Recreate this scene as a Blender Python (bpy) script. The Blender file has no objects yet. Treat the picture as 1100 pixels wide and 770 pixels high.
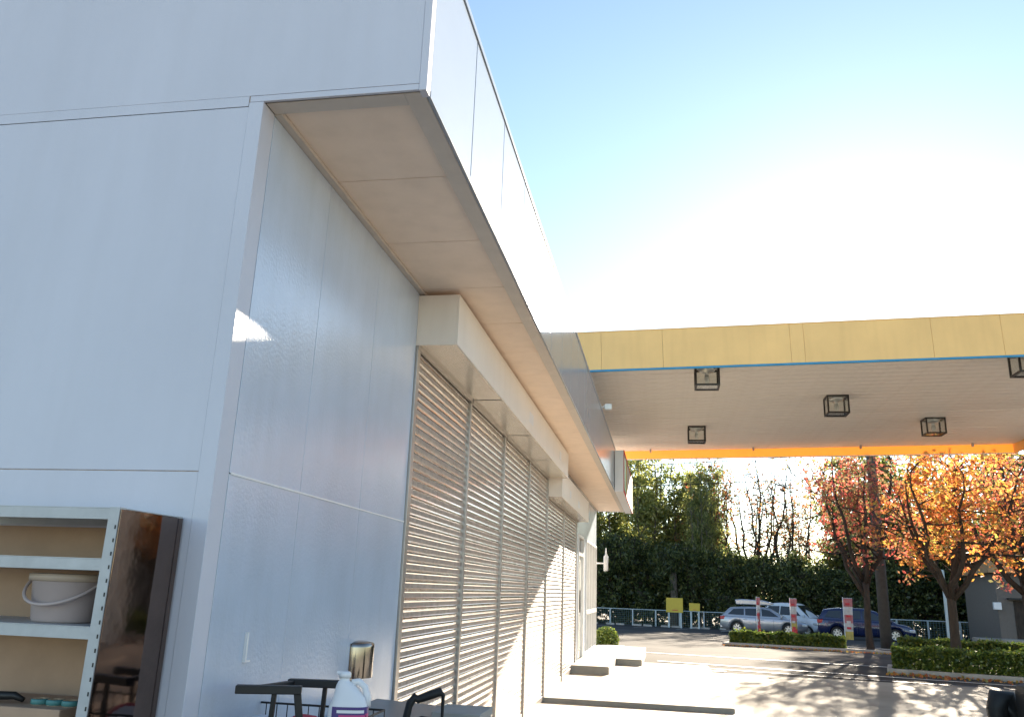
import bpy, bmesh, math, random
import numpy as np
from mathutils import Matrix, Vector
S = bpy.context.scene
COL = S.collection
PI = math.pi
random.seed(7)

# ------------------------------------------------------------------ camera
cam_d = bpy.data.cameras.new('camera'); cam = bpy.data.objects.new('camera', cam_d); COL.objects.link(cam)
cam_d.sensor_width = 36.0; cam_d.lens = 28.81; cam_d.clip_start = 0.05; cam_d.clip_end = 3000
RM = ((0.983958, 0.014075, 0.177845), (0.174936, -0.27164, -0.946366), (0.034989, 0.962296, -0.269745))
cam.matrix_world = Matrix.Translation((0, 0, 1.44)) @ Matrix(RM).to_4x4()
S.camera = cam
# ------------------------------------------------------------------ sky, sun, exposure
SUN_AZ = math.radians(13.6)      # from +Y towards +X
SUN_EL = math.radians(17.3)
W = bpy.data.worlds.new('World'); S.world = W; W.use_nodes = True
nt = W.node_tree; nt.nodes.clear()
sky = nt.nodes.new('ShaderNodeTexSky'); sky.sky_type = 'NISHITA'; sky.sun_disc = False
sky.sun_elevation = SUN_EL; sky.sun_rotation = SUN_AZ
sky.altitude = 0; sky.air_density = 0.78; sky.dust_density = 0.085; sky.ozone_density = 0.0
bg = nt.nodes.new('ShaderNodeBackground'); bg.inputs['Strength'].default_value = 0.05
wo = nt.nodes.new('ShaderNodeOutputWorld')
tint = nt.nodes.new('ShaderNodeMixRGB'); tint.blend_type = 'MULTIPLY'; tint.inputs[0].default_value = 1.0; tint.inputs[2].default_value = (0.985, 1.015, 1.0, 1)
nt.links.new(sky.outputs[0], tint.inputs[1]); nt.links.new(tint.outputs[0], bg.inputs[0]); nt.links.new(bg.outputs[0], wo.inputs[0])
sd = bpy.data.lights.new('sun', 'SUN'); sd.energy = 5.0; sd.angle = math.radians(0.53); sd.color = (1.0, 0.86, 0.68)
sun = bpy.data.objects.new('sun', sd); COL.objects.link(sun)
sdir = Vector((math.sin(SUN_AZ) * math.cos(SUN_EL), math.cos(SUN_AZ) * math.cos(SUN_EL), math.sin(SUN_EL)))
sun.rotation_euler = sdir.to_track_quat('Z', 'Y').to_euler()
S.view_settings.view_transform = 'Standard'; S.view_settings.look = 'None'
S.view_settings.exposure = 2.75; S.view_settings.gamma = 1.0
S.render.engine = 'CYCLES'
S.cycles.max_bounces = 10; S.cycles.diffuse_bounces = 6; S.cycles.transparent_max_bounces = 16

# ------------------------------------------------------------------ helpers
def thing(name, label, cat, loc=(0, 0, 0), rz=0.0, group=None):
    o = bpy.data.objects.new(name, None); COL.objects.link(o)
    o.empty_display_size = 0.2
    o.location = loc; o.rotation_euler = (0, 0, rz)
    tag(o, label, cat, group)
    return o
def tag(o, label, cat, group=None):
    o['label'] = label; o['category'] = cat
    if group: o['group'] = group
    return o
def link(name, me, parent=None, loc=None):
    o = bpy.data.objects.new(name, me); COL.objects.link(o)
    if parent is not None: o.parent = parent
    if loc is not None: o.location = loc
    return o
def struct(o): o['kind'] = 'structure'; return o

class MB:
    """collects vertices and faces of one mesh"""
    def __init__(s): s.v = []; s.f = []; s.m = []; s.mi = 0
    def add(s, vs, fs):
        b = len(s.v); s.v.extend([tuple(map(float, p)) for p in vs])
        for f in fs: s.f.append(tuple(i + b for i in f)); s.m.append(s.mi)
    def box(s, x0, x1, y0, y1, z0, z1, M=None):
        vs = [(x, y, z) for z in (z0, z1) for y in (y0, y1) for x in (x0, x1)]
        if M is not None: vs = [tuple(M @ Vector(p)) for p in vs]
        s.add(vs, [(0, 2, 3, 1), (4, 5, 7, 6), (0, 1, 5, 4), (2, 6, 7, 3), (0, 4, 6, 2), (1, 3, 7, 5)])
        return s
    def tube(s, pts, rad, n=8, cap=True):
        pts = [Vector(p) for p in pts]
        if not hasattr(rad, '__len__'): rad = [rad] * len(pts)
        rings = []
        u = None
        for i, p in enumerate(pts):
            d = (pts[min(i + 1, len(pts) - 1)] - pts[max(i - 1, 0)])
            if d.length < 1e-9: d = Vector((0, 0, 1))
            d.normalize()
            if u is None:
                u = d.orthogonal().normalized()
            else:
                u = (u - d * u.dot(d))
                u = u.normalized() if u.length > 1e-6 else d.orthogonal().normalized()
            w = d.cross(u)
            rings.append([p + (u * math.cos(2 * PI * k / n) + w * math.sin(2 * PI * k / n)) * rad[i] for k in range(n)])
        vs = [q for r in rings for q in r]; fs = []
        for i in range(len(pts) - 1):
            for k in range(n):
                a = i * n + k; b = i * n + (k + 1) % n
                fs.append((a, b, b + n, a + n))
        if cap:
            fs.append(tuple(range(n - 1, -1, -1))); fs.append(tuple(range((len(pts) - 1) * n, len(pts) * n)))
        s.add(vs, fs); return s
    def lathe(s, prof, n=24, c=(0, 0, 0), sx=1.0, sy=1.0):
        vs = []; fs = []
        for r, z in prof:
            for k in range(n):
                a = 2 * PI * k / n
                vs.append((c[0] + r * sx * math.cos(a), c[1] + r * sy * math.sin(a), c[2] + z))
        for i in range(len(prof) - 1):
            for k in range(n):
                a = i * n + k; b = i * n + (k + 1) % n
                fs.append((a, b, b + n, a + n))
        s.add(vs, fs); return s
    def prism(s, poly, h0, h1, axis='z'):
        n = len(poly)
        def P(a, b, h): return {'z': (a, b, h), 'y': (a, h, b), 'x': (h, a, b)}[axis]
        vs = [P(a, b, h0) for a, b in poly] + [P(a, b, h1) for a, b in poly]
        fs = [tuple(range(n - 1, -1, -1)), tuple(range(n, 2 * n))] + [(i, (i + 1) % n, n + (i + 1) % n, n + i) for i in range(n)]
        s.add(vs, fs); return s
    def mesh(s, name, mats, smooth=False, bevel=0.0, seg=2):
        me = bpy.data.meshes.new(name); me.from_pydata(s.v, [], s.f)
        if not isinstance(mats, (list, tuple)): mats = [mats]
        for m in mats: me.materials.append(m)
        if len(mats) > 1: me.polygons.foreach_set('material_index', s.m)
        bm = bmesh.new(); bm.from_mesh(me)
        bmesh.ops.recalc_face_normals(bm, faces=bm.faces)
        if bevel > 0:
            es = [e for e in bm.edges if len(e.link_faces) == 2 and e.calc_face_angle(0) > 0.6]
            bmesh.ops.bevel(bm, geom=es, offset=bevel, segments=seg, profile=0.5, affect='EDGES', clamp_overlap=True)
        bm.to_mesh(me); bm.free()
        if smooth: me.polygons.foreach_set('use_smooth', [True] * len(me.polygons))
        me.update(); return me
    def build(s, name, mats, parent=None, loc=None, **k): return link(name, s.mesh(name, mats, **k), parent, loc)
def bx(name, mat, parent, x0, x1, y0, y1, z0, z1, bevel=0.0):
    return MB().box(x0, x1, y0, y1, z0, z1).build(name, mat, parent, bevel=bevel)

def copy_tree(o, parent=None):
    c = o.copy(); COL.objects.link(c); c.parent = parent
    for ch in KIDS.get(o.name, []): copy_tree(ch, c)
    return c
KIDS = {}
def note_kids(root):
    KIDS[root.name] = [c for c in root.children]
    for c in root.children: note_kids(c)

# ------------------------------------------------------------------ materials
def mat(name, col, rough=0.5, metal=0.0, var=0.08, scale=6.0, bump=0.0, bscale=60.0, col2=None, spec=0.5, coat=0.0, alpha=None, stretch=None, trans=0.0, ior=1.45, dirt=0.0):
    m = bpy.data.materials.new(name); m.use_nodes = True
    t = m.node_tree; b = t.nodes['Principled BSDF']
    b.inputs['Roughness'].default_value = rough; b.inputs['Metallic'].default_value = metal
    b.inputs['Specular IOR Level'].default_value = spec; b.inputs['IOR'].default_value = ior
    b.inputs['Coat Weight'].default_value = coat; b.inputs['Coat Roughness'].default_value = 0.08
    b.inputs['Transmission Weight'].default_value = trans
    tc = t.nodes.new('ShaderNodeTexCoord'); src = tc.outputs['Object']
    if stretch:
        mp = t.nodes.new('ShaderNodeMapping'); mp.inputs['Scale'].default_value = stretch
        t.links.new(src, mp.inputs[0]); src = mp.outputs[0]
    n = t.nodes.new('ShaderNodeTexNoise'); n.inputs['Scale'].default_value = scale; n.inputs['Detail'].default_value = 6; n.inputs['Roughness'].default_value = 0.6
    t.links.new(src, n.inputs['Vector'])
    r = t.nodes.new('ShaderNodeValToRGB')
    c2 = col2 or tuple(max(0, c * (1 - 2.2 * var)) for c in col)
    c1 = col if col2 else tuple(min(1, c * (1 + var)) for c in col)
    r.color_ramp.elements[0].position = 0.3; r.color_ramp.elements[1].position = 0.72
    r.color_ramp.elements[0].color = (*c2, 1); r.color_ramp.elements[1].color = (*c1, 1)
    t.links.new(n.outputs['Fac'], r.inputs[0]); out = r.outputs[0]
    if dirt > 0:      # streaky grime, broad blotches with a shape of their own
        mp2 = t.nodes.new('ShaderNodeMapping'); mp2.inputs['Scale'].default_value = (7, 7, 0.7); t.links.new(tc.outputs['Object'], mp2.inputs[0])
        n3 = t.nodes.new('ShaderNodeTexNoise'); n3.inputs['Scale'].default_value = 1.2; n3.inputs['Detail'].default_value = 8
        t.links.new(mp2.outputs[0], n3.inputs['Vector'])
        r3 = t.nodes.new('ShaderNodeValToRGB'); r3.color_ramp.elements[0].position = 0.45; r3.color_ramp.elements[1].position = 0.75
        r3.color_ramp.elements[0].color = (0, 0, 0, 1); r3.color_ramp.elements[1].color = (dirt, dirt, dirt, 1)
        t.links.new(n3.outputs['Fac'], r3.inputs[0])
        mx = t.nodes.new('ShaderNodeMixRGB'); mx.blend_type = 'MULTIPLY'; mx.inputs[2].default_value = (0.55, 0.5, 0.43, 1)
        t.links.new(r3.outputs[0], mx.inputs[0]); t.links.new(out, mx.inputs[1]); out = mx.outputs[0]
    t.links.new(out, b.inputs['Base Color'])
    if bump > 0:
        n2 = t.nodes.new('ShaderNodeTexNoise'); n2.inputs['Scale'].default_value = bscale; n2.inputs['Detail'].default_value = 4
        t.links.new(src, n2.inputs['Vector'])
        bp = t.nodes.new('ShaderNodeBump'); bp.inputs['Strength'].default_value = bump; bp.inputs['Distance'].default_value = 0.01
        t.links.new(n2.outputs['Fac'], bp.inputs['Height']); t.links.new(bp.outputs[0], b.inputs['Normal'])
    return m
def leafmat(name, cols, trans=0.5, gloss=0.08):
    """per-leaf colour from the random value of each mesh island"""
    m = bpy.data.materials.new(name); m.use_nodes = True; t = m.node_tree; t.nodes.clear()
    g = t.nodes.new('ShaderNodeNewGeometry'); r = t.nodes.new('ShaderNodeValToRGB')
    r.color_ramp.interpolation = 'LINEAR'
    while len(r.color_ramp.elements) < len(cols): r.color_ramp.elements.new(0.5)
    for i, c in enumerate(cols):
        r.color_ramp.elements[i].position = i / max(1, len(cols) - 1); r.color_ramp.elements[i].color = (*c, 1)
    t.links.new(g.outputs['Random Per Island'], r.inputs[0])
    d = t.nodes.new('ShaderNodeBsdfDiffuse'); tr = t.nodes.new('ShaderNodeBsdfTranslucent'); gl = t.nodes.new('ShaderNodeBsdfGlossy')
    gl.inputs['Roughness'].default_value = 0.4; gl.inputs['Color'].default_value = (1, 1, 1, 1)
    mx = t.nodes.new('ShaderNodeMixShader'); mx.inputs[0].default_value = trans
    mg = t.nodes.new('ShaderNodeMixShader'); mg.inputs[0].default_value = gloss
    t.links.new(r.outputs[0], d.inputs[0]); t.links.new(r.outputs[0], tr.inputs[0])
    t.links.new(d.outputs[0], mx.inputs[1]); t.links.new(tr.outputs[0], mx.inputs[2])
    t.links.new(mx.outputs[0], mg.inputs[1]); t.links.new(gl.outputs[0], mg.inputs[2])
    o = t.nodes.new('ShaderNodeOutputMaterial'); t.links.new(mg.outputs[0], o.inputs[0]); return m
def sheetmat(name, col, trans):
    """thin coloured plastic sheet that lets some sunlight through"""
    m = mat(name, col, 0.35, var=0.05, scale=2.0); t = m.node_tree; b = t.nodes['Principled BSDF']
    tr = t.nodes.new('ShaderNodeBsdfTranslucent'); tr.inputs[0].default_value = (*col, 1)
    mx = t.nodes.new('ShaderNodeMixShader'); mx.inputs[0].default_value = trans
    t.links.new(b.outputs[0], mx.inputs[1]); t.links.new(tr.outputs[0], mx.inputs[2])
    t.links.new(mx.outputs[0], t.nodes['Material Output'].inputs[0]); return m
def glassmat(name, tint, rough=0.02):
    m = bpy.data.materials.new(name); m.use_nodes = True; t = m.node_tree; t.nodes.clear()
    tr = t.nodes.new('ShaderNodeBsdfTransparent'); tr.inputs[0].default_value = (*tint, 1)
    gl = t.nodes.new('ShaderNodeBsdfGlossy'); gl.inputs['Roughness'].default_value = rough
    lw = t.nodes.new('ShaderNodeLayerWeight'); lw.inputs[0].default_value = 0.5
    pw_ = t.nodes.new('ShaderNodeMath'); pw_.operation = 'POWER'; pw_.inputs[1].default_value = 4.0; t.links.new(lw.outputs['Facing'], pw_.inputs[0])
    fr = t.nodes.new('ShaderNodeMath'); fr.operation = 'MULTIPLY_ADD'; fr.inputs[1].default_value = 0.85; fr.inputs[2].default_value = 0.04; t.links.new(pw_.outputs[0], fr.inputs[0])
    n = t.nodes.new('ShaderNodeTexNoise'); n.inputs['Scale'].default_value = 1.5
    bp = t.nodes.new('ShaderNodeBump'); bp.inputs['Strength'].default_value = 0.02; t.links.new(n.outputs[0], bp.inputs['Height']); t.links.new(bp.outputs[0], gl.inputs['Normal'])
    mx = t.nodes.new('ShaderNodeMixShader'); t.links.new(fr.outputs[0], mx.inputs[0]); t.links.new(tr.outputs[0], mx.inputs[1]); t.links.new(gl.outputs[0], mx.inputs[2])
    o = t.nodes.new('ShaderNodeOutputMaterial'); t.links.new(mx.outputs[0], o.inputs[0]); return m

M = {}
M['front'] = mat('painted siding', (0.56, 0.565, 0.63), 0.42, var=0.03, scale=1.2, bump=0.10, bscale=160, dirt=0.06, stretch=(1, 1, 0.5))
M['gloss'] = mat('gloss stucco paint', (0.51, 0.575, 0.68), 0.17, var=0.04, scale=2, bump=0.13, bscale=60, spec=0.85, dirt=0.12)
M['trim'] = mat('trim white', (0.78, 0.77, 0.76), 0.35, var=0.03, bump=0.03, dirt=0.08)
M['fascia'] = mat('fascia enamel', (0.26, 0.30, 0.355), 0.20, var=0.02, scale=1.5, bump=0.03, bscale=6, spec=0.6)
M['soffit'] = mat('soffit board', (0.92, 0.74, 0.59), 0.6, var=0.03, scale=3, bump=0.04, dirt=0.12)
M['soffit_trim'] = mat('soffit trim', (0.62, 0.55, 0.48), 0.45, var=0.04)
M['sealant'] = mat('sealant', (0.42, 0.33, 0.27), 0.7, var=0.15, scale=20)
M['dark_gap'] = mat('dark backing', (0.10, 0.11, 0.13), 0.7)
M['shutter'] = mat('shutter steel', (0.80, 0.785, 0.77), 0.21, metal=0.97, var=0.05, scale=2.5, bump=0.03, bscale=12, dirt=0.15)
M['rail'] = mat('shutter rail', (0.42, 0.38, 0.35), 0.35, metal=0.6, var=0.05, dirt=0.1)
M['housing'] = mat('housing steel', (0.82, 0.74, 0.66), 0.38, var=0.03, scale=2, bump=0.04, bscale=5, dirt=0.10)
M['galv'] = mat('crumpled flashing', (0.82, 0.78, 0.70), 0.26, metal=0.85, var=0.06, scale=3, bump=0.5, bscale=7)
M['alu'] = mat('aluminium', (0.66, 0.66, 0.65), 0.3, metal=0.7, var=0.04)
M['steel'] = mat('stainless', (0.24, 0.225, 0.215), 0.12, metal=1.0, var=0.03)
M['concrete'] = mat('concrete', (0.38, 0.35, 0.30), 0.85, spec=0.15, var=0.0, col2=(0.22, 0.20, 0.17), scale=1.3, bump=0.25, bscale=40)
M['apron'] = mat('apron concrete', (0.42, 0.38, 0.32), 0.85, spec=0.2, col2=(0.25, 0.225, 0.19), scale=0.5, bump=0.25, bscale=30)
M['asphalt'] = mat('asphalt', (0.10, 0.096, 0.092), 1.0, spec=0.04, col2=(0.06, 0.058, 0.056), scale=0.35, bump=0.4, bscale=45)
M['paint_line'] = mat('road paint', (0.78, 0.77, 0.73), 0.6, col2=(0.45, 0.44, 0.41), scale=4)
M['soil'] = mat('soil', (0.10, 0.065, 0.04), 0.95, col2=(0.05, 0.035, 0.022), scale=8, bump=0.7, bscale=30)
M['kerb'] = mat('kerb', (0.40, 0.38, 0.35), 0.8, col2=(0.28, 0.27, 0.25), scale=3, bump=0.3)
M['yellow'] = mat('canopy yellow', (0.88, 0.55, 0.20), 0.35, var=0.05, scale=1.0, dirt=0.12)
M['orange_sheet'] = sheetmat('far canopy sheet', (0.80, 0.47, 0.15), 0.38)
M['blue'] = mat('blue stripe', (0.03, 0.26, 0.47), 0.4)
M['ceil'] = mat('canopy ceiling', (0.84, 0.79, 0.73), 0.4, var=0.05, scale=2, stretch=(0.2, 2, 1), dirt=0.2)
M['canopy_dark'] = mat('ceiling backing', (0.12, 0.11, 0.10), 0.6)  # plain dark colour of the canopy's backing boards and roof deck
M['black'] = mat('black paint', (0.010, 0.010, 0.011), 0.5, var=0.1)
M['black_metal'] = mat('dark bronze metal', (0.045, 0.042, 0.04), 0.4, metal=0.4)
M['rubber'] = mat('rubber', (0.010, 0.010, 0.010), 0.6)
M['glass'] = glassmat('clear glass', (0.95, 0.96, 0.95))
M['window'] = glassmat('window glass', (0.35, 0.40, 0.42))
M['white_plastic'] = mat('white plastic', (0.74, 0.74, 0.76), 0.35, var=0.02)
M['lens'] = mat('lamp lens', (0.75, 0.76, 0.74), 0.2)
M['shelf'] = mat('shelf enamel', (0.42, 0.43, 0.44), 0.4, metal=0.1, var=0.06, scale=12)
M['brown_panel'] = mat('dark glossy panel', (0.19, 0.14, 0.12), 0.06, metal=1.0, var=0.15, scale=2, bump=0.12, bscale=3.0, stretch=(1, 1, 1.3))
M['bucket'] = mat('bucket plastic', (0.42, 0.34, 0.32), 0.4, var=0.03)
M['bucket_rim'] = mat('bucket rim', (0.44, 0.34, 0.26), 0.4, var=0.03)
M['cardboard'] = mat('cardboard', (0.42, 0.28, 0.19), 0.8, var=0.06)
M['teal'] = mat('teal rim', (0.06, 0.20, 0.20), 0.5)
M['tape'] = mat('tan tape', (0.50, 0.36, 0.22), 0.5)
M['grey_steel'] = mat('grey steel', (0.17, 0.20, 0.22), 0.35, metal=0.2, var=0.05, scale=5)
M['purple'] = mat('label purple', (0.07, 0.04, 0.20), 0.4)
M['magenta'] = mat('label magenta', (0.55, 0.06, 0.22), 0.4)
M['green_mark'] = mat('label green', (0.12, 0.42, 0.16), 0.4)
M['red_cloth'] = mat('red cloth', (0.50, 0.06, 0.09), 0.85, bump=0.4)
M['white_cloth'] = mat('white cloth', (0.60, 0.62, 0.70), 0.8, bump=0.3)
M['silver'] = mat('silver car paint', (0.36, 0.38, 0.42), 0.3, metal=0.55, coat=0.7, var=0.02)
M['blue_car'] = mat('blue car paint', (0.006, 0.014, 0.065), 0.25, metal=0.2, coat=0.9, var=0.02)
M['white_car'] = mat('white car paint', (0.58, 0.62, 0.66), 0.3, coat=0.6, var=0.02)
M['car_glass'] = mat('car glass', (0.015, 0.02, 0.025), 0.06, spec=0.8, var=0.0)
M['tail'] = mat('tail lamp', (0.45, 0.02, 0.03), 0.2, coat=0.5)
M['headlamp'] = mat('head lamp', (0.7, 0.75, 0.8), 0.1, metal=0.5)
M['sign_yellow'] = mat('sign yellow', (0.55, 0.40, 0.04), 0.45, var=0.03)
M['red_print'] = mat('print red', (0.55, 0.04, 0.05), 0.6)
M['flag_white'] = mat('flag white', (0.56, 0.52, 0.50), 0.8)  # the flag colours are darkened to carry the shade on the banners
M['flag_yellow'] = mat('flag yellow', (0.46, 0.36, 0.10), 0.8)
M['flag_pink'] = mat('flag pink', (0.46, 0.16, 0.16), 0.8)
M['fence'] = mat('fence paint', (0.45, 0.52, 0.54), 0.5, var=0.06)
M['fence_wire'] = mat('fence wire', (0.12, 0.19, 0.19), 0.5)
M['store_wall'] = mat('store wall', (0.15, 0.13, 0.115), 0.8, var=0.05, bump=0.1)
M['store_eave'] = mat('store eave', (0.36, 0.22, 0.11), 0.6, var=0.06, scale=3, stretch=(0.3, 1, 3))
M['bark'] = mat('bark', (0.06, 0.043, 0.032), 0.9, col2=(0.025, 0.019, 0.015), scale=9, bump=0.8, bscale=18, stretch=(1, 1, 0.35))
M['bark_pale'] = mat('pale bark', (0.16, 0.135, 0.11), 0.9, col2=(0.07, 0.06, 0.05), scale=9, bump=0.6, bscale=18, stretch=(1, 1, 0.35))
M['pole'] = mat('pole', (0.075, 0.068, 0.065), 0.8, var=0.1)
M['lf_dark'] = leafmat('leaf dark', [(0.028, 0.044, 0.016), (0.055, 0.08, 0.026), (0.17, 0.18, 0.05)], 0.45, 0.025)
M['lf_mid'] = leafmat('leaf mid', [(0.08, 0.11, 0.03), (0.16, 0.19, 0.05), (0.32, 0.32, 0.09)], 0.58, 0.03)
M['lf_bamboo'] = leafmat('leaf bamboo', [(0.15, 0.18, 0.05), (0.28, 0.30, 0.085), (0.44, 0.42, 0.14)], 0.6, 0.03)
M['lf_orange'] = leafmat('leaf orange', [(0.52, 0.12, 0.05), (0.64, 0.21, 0.06), (0.62, 0.30, 0.06), (0.34, 0.31, 0.06), (0.62, 0.17, 0.08)], 0.55, 0.04)
M['lf_red'] = leafmat('leaf red', [(0.40, 0.07, 0.06), (0.50, 0.11, 0.08), (0.28, 0.17, 0.08), (0.20, 0.21, 0.08), (0.48, 0.15, 0.09)], 0.5, 0.04)
M['lf_sparse'] = leafmat('leaf sparse', [(0.40, 0.10, 0.05), (0.20, 0.15, 0.05), (0.12, 0.14, 0.05), (0.42, 0.16, 0.09)], 0.5, 0.04)
M['lf_hedge'] = leafmat('leaf hedge', [(0.045, 0.08, 0.018), (0.09, 0.14, 0.025), (0.20, 0.22, 0.03)], 0.35, 0.03)

# ------------------------------------------------------------------ the ground
def gz(y): return 0.0 if y < 20 else (-(y - 20) * 0.0183 if y < 64 else -0.805)
def sheet(name, m, quad, dz, step=1.0, nx=1):
    """flat sheet following the slope of the ground; quad = 4 corners (x, y)"""
    a, b, c, d = [Vector((*q, 0)) for q in quad]
    n = max(1, int((d - a).length / step)); mb = MB(); vs = []; fs = []
    for i in range(n + 1):
        t = i / n; p = a.lerp(d, t); q = b.lerp(c, t)
        for k in range(nx + 1):
            w = p.lerp(q, k / nx); vs.append((w.x, w.y, gz(w.y) + dz))
    for i in range(n):
        for k in range(nx):
            o = i * (nx + 1) + k; fs.append((o, o + 1, o + nx + 2, o + nx + 1))
    mb.add(vs, fs); return mb.build(name, m)
g = MB(); ys = [-400, -60, 19.99, 20.01, 64, 120, 1500]; vs = []; fs = []
for y in ys:
    for x in (-900, -60, 60, 900): vs.append((x, y, gz(y)))
for i in range(len(ys) - 1):
    for k in range(3): o = i * 4 + k; fs.append((o, o + 1, o + 5, o + 4))
g.add(vs, fs); struct(g.build('ground', M['asphalt']))
ap = struct(sheet('apron_pavement', M['apron'], ((-40, -30), (40, -30), (40, 16.0), (-40, 18.9)), 0.005, 60))
fl = MB(); vs = []; fs = []; fxs = list(range(-60, 81, 4))
for x in fxs:
    yn = 63.3 - 0.345 * (x + 7)
    for k in range(9):
        yy = yn + (max(64.0, yn + 0.1) - yn) * k / 7 if k < 8 else 150.0
        vs.append((x, yy, gz(yy) + 0.012))
for i in range(len(fxs) - 1):
    for k in range(8): o = i * 9 + k; fs.append((o, o + 9, o + 10, o + 1))
fl.add(vs, fs); struct(fl.build('forest_floor', M['soil']))
# pads in front of the shop: low slab, door step, loading step
def slab(name, x0, x1, y0, y1, z0, z1):
    o = MB().box(x0, x1, y0, y1, z0, z1).build(name, M['concrete'], bevel=0.012); return struct(o)
slab('pavement_slab', -1.62, 0.88, 11.62, 18.3, -0.05, 0.062)
slab('pavement_step', -1.62, -0.95, 15.2, 21.4, -0.05, 0.19)
slab('pavement_kerb_step', -0.948, -0.44, 17.4, 21.4, -0.05, 0.175)

STA = math.radians(-14)
def road_pt(x, y, L, off=0.0):
    """point at distance L along the street from (x, y)"""
    return (x + L * math.cos(STA) - off * math.sin(STA), y + L * math.sin(STA) + off * math.cos(STA))
def line_strip(name, x, y, L0, L1, w, dz=0.012):
    q = [road_pt(x, y, L0), road_pt(x, y, L1), road_pt(x, y, L1, w), road_pt(x, y, L0, w)]
    # walk along the length so that it follows the slope
    return struct(sheet(name, M['paint_line'], (q[0], q[3], q[2], q[1]), dz, 1.0))
line_strip('road_marking', 1.0, 22.6, -30, 40, 0.15)
line_strip('road_marking', 1.0, 19.25, -1.2, 40, 0.12)
line_strip('road_marking', 0.2, 17.9, 0, 1.0, 0.18)
for k in range(9): line_strip('parking_line', -6.0 + k * 2.6, 60.5 - k * 0.75, 0, 0.12, -4.6, 0.010)
dr = struct(sheet('drain_channel', M['dark_gap'], ((-0.42, 18.55), (-0.42, 18.68), (14, 15.42), (14, 15.29)), 0.010, 1.0))

# ------------------------------------------------------------------ the shop building
WX = -1.6; FY = 2.745; FX = -0.905; ZS = 3.345; ZT = 4.18; YE = 20.6
B = thing('shop_building', 'white panelled shop with deep roof overhang and glossy blue-grey side wall', 'building', (WX, FY, 0))
def bp(name, m, x0, x1, y0, y1, z0, z1, bevel=0.0, parent=B):
    """box given in world coordinates, parented to the shop"""
    o = MB().box(x0 - WX, x1 - WX, y0 - FY, y1 - FY, z0, z1).build(name, m, parent, bevel=bevel); return o
# core behind the panels
bp('core_wall', M['sealant'], -9.0, WX - 0.012, FY + 0.0032, 15.8, 0, ZS - 0.02)
bp('front_backing', M['sealant'], -9.0, FX - 0.03, FY + 0.0034, FY + 0.013, ZS + 0.001, ZT - 0.03)
bp('roof_core', M['dark_gap'], -9.0, FX - 0.014, FY + 0.014, YE - 0.02, ZS + 0.03, ZT - 0.03)
bp('roof_deck', M['trim'], -9.0, FX - 0.2, FY + 0.2, YE - 0.2, ZT - 0.028, ZT - 0.010)
bp('back_wall', M['front'], -9.0, -8.9, 15.81, YE - 0.03, 0, ZS - 0.02)
bp('inner_floor', M['concrete'], -8.89, WX - 0.12, 15.82, YE - 0.2, 0.0, 0.17)
# front wall siding, two columns by three rows, thin sealant joints between them
xs = [-9.0, -5.34, -1.664]; g_ = 0.0018
for i in range(2):
    for (z0, z1) in ((0.0, 1.812), (1.812, 3.325), (3.325, ZT - 0.02)):
        if z0 > 3: continue
        xr = xs[i + 1] - g_
        bp('wall_panel', M['front'], xs[i] + g_, xr, FY, FY + 0.003, z0 + g_, z1 - g_, 0.0006)
bp('wall_panel', M['front'], -5.34 + g_, FX - 0.03, FY, FY + 0.003, 3.3745, ZT - 0.02, 0.0006)
bp('wall_panel', M['front'], -9.0, -5.34 - g_, FY, FY + 0.003, 3.325 + g_, ZT - 0.02, 0.0015)
bp('wall_panel', M['front'], -5.34 + g_, -1.668, FY, FY + 0.003, 3.325 + g_, 3.3735, 0.0006)
bp('edge_trim', M['front'], -1.664 + g_, FX - 0.03, FY - 0.001, FY + 0.013, ZS, 3.372, 0.0015)
bp('corner_trim', M['front'], -1.664 - 0.001, WX, FY - 0.002, FY + 0.10, 0, ZS - 0.002, 0.002)
# glossy side wall
ysw = [FY + 0.102, 3.48, 4.24, 5.035]
for i in range(3):
    for (z0, z1) in ((0, 1.82), (1.82, ZS - 0.005)):
        bp('side_panel', M['gloss'], WX - 0.012, WX, ysw[i] + 0.0015, ysw[i + 1] - 0.0015, z0 + 0.002, z1 - 0.002, 0.001)
bp('wall_joint_bead', M['trim'], WX - 0.001, WX + 0.004, FY + 0.11, 5.03, 1.816, 1.824)
# soffit: recessed boards inside a trim frame
bp('soffit_frame', M['soffit_trim'], WX + 0.002, FX - 0.10, FY + 0.02, FY + 0.10, ZS - 0.001, ZS + 0.03)
bp('soffit_frame', M['soffit_trim'], FX - 0.10, FX - 0.014, FY + 0.02, YE - 0.02, ZS - 0.001, ZS + 0.03, 0.002)
bp('soffit_frame', M['soffit_trim'], WX - 0.002, WX + 0.035, FY + 0.101, YE - 0.02, ZS - 0.006, ZS + 0.03, 0.002)
y = FY + 0.101
while y < YE - 0.1:
    y1 = min(3.48 + 0.76 * math.ceil((y - 3.48 + 0.01) / 0.76), YE - 0.03)
    if y1 - y < 0.05: y1 += 0.76
    y1 = min(y1, YE - 0.03)
    bp('soffit_panel', M['soffit'], WX + 0.036, FX - 0.101, y + 0.0028, y1 - 0.0028, ZS + 0.012, ZS + 0.029, 0.0012)
    y = y1
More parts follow.
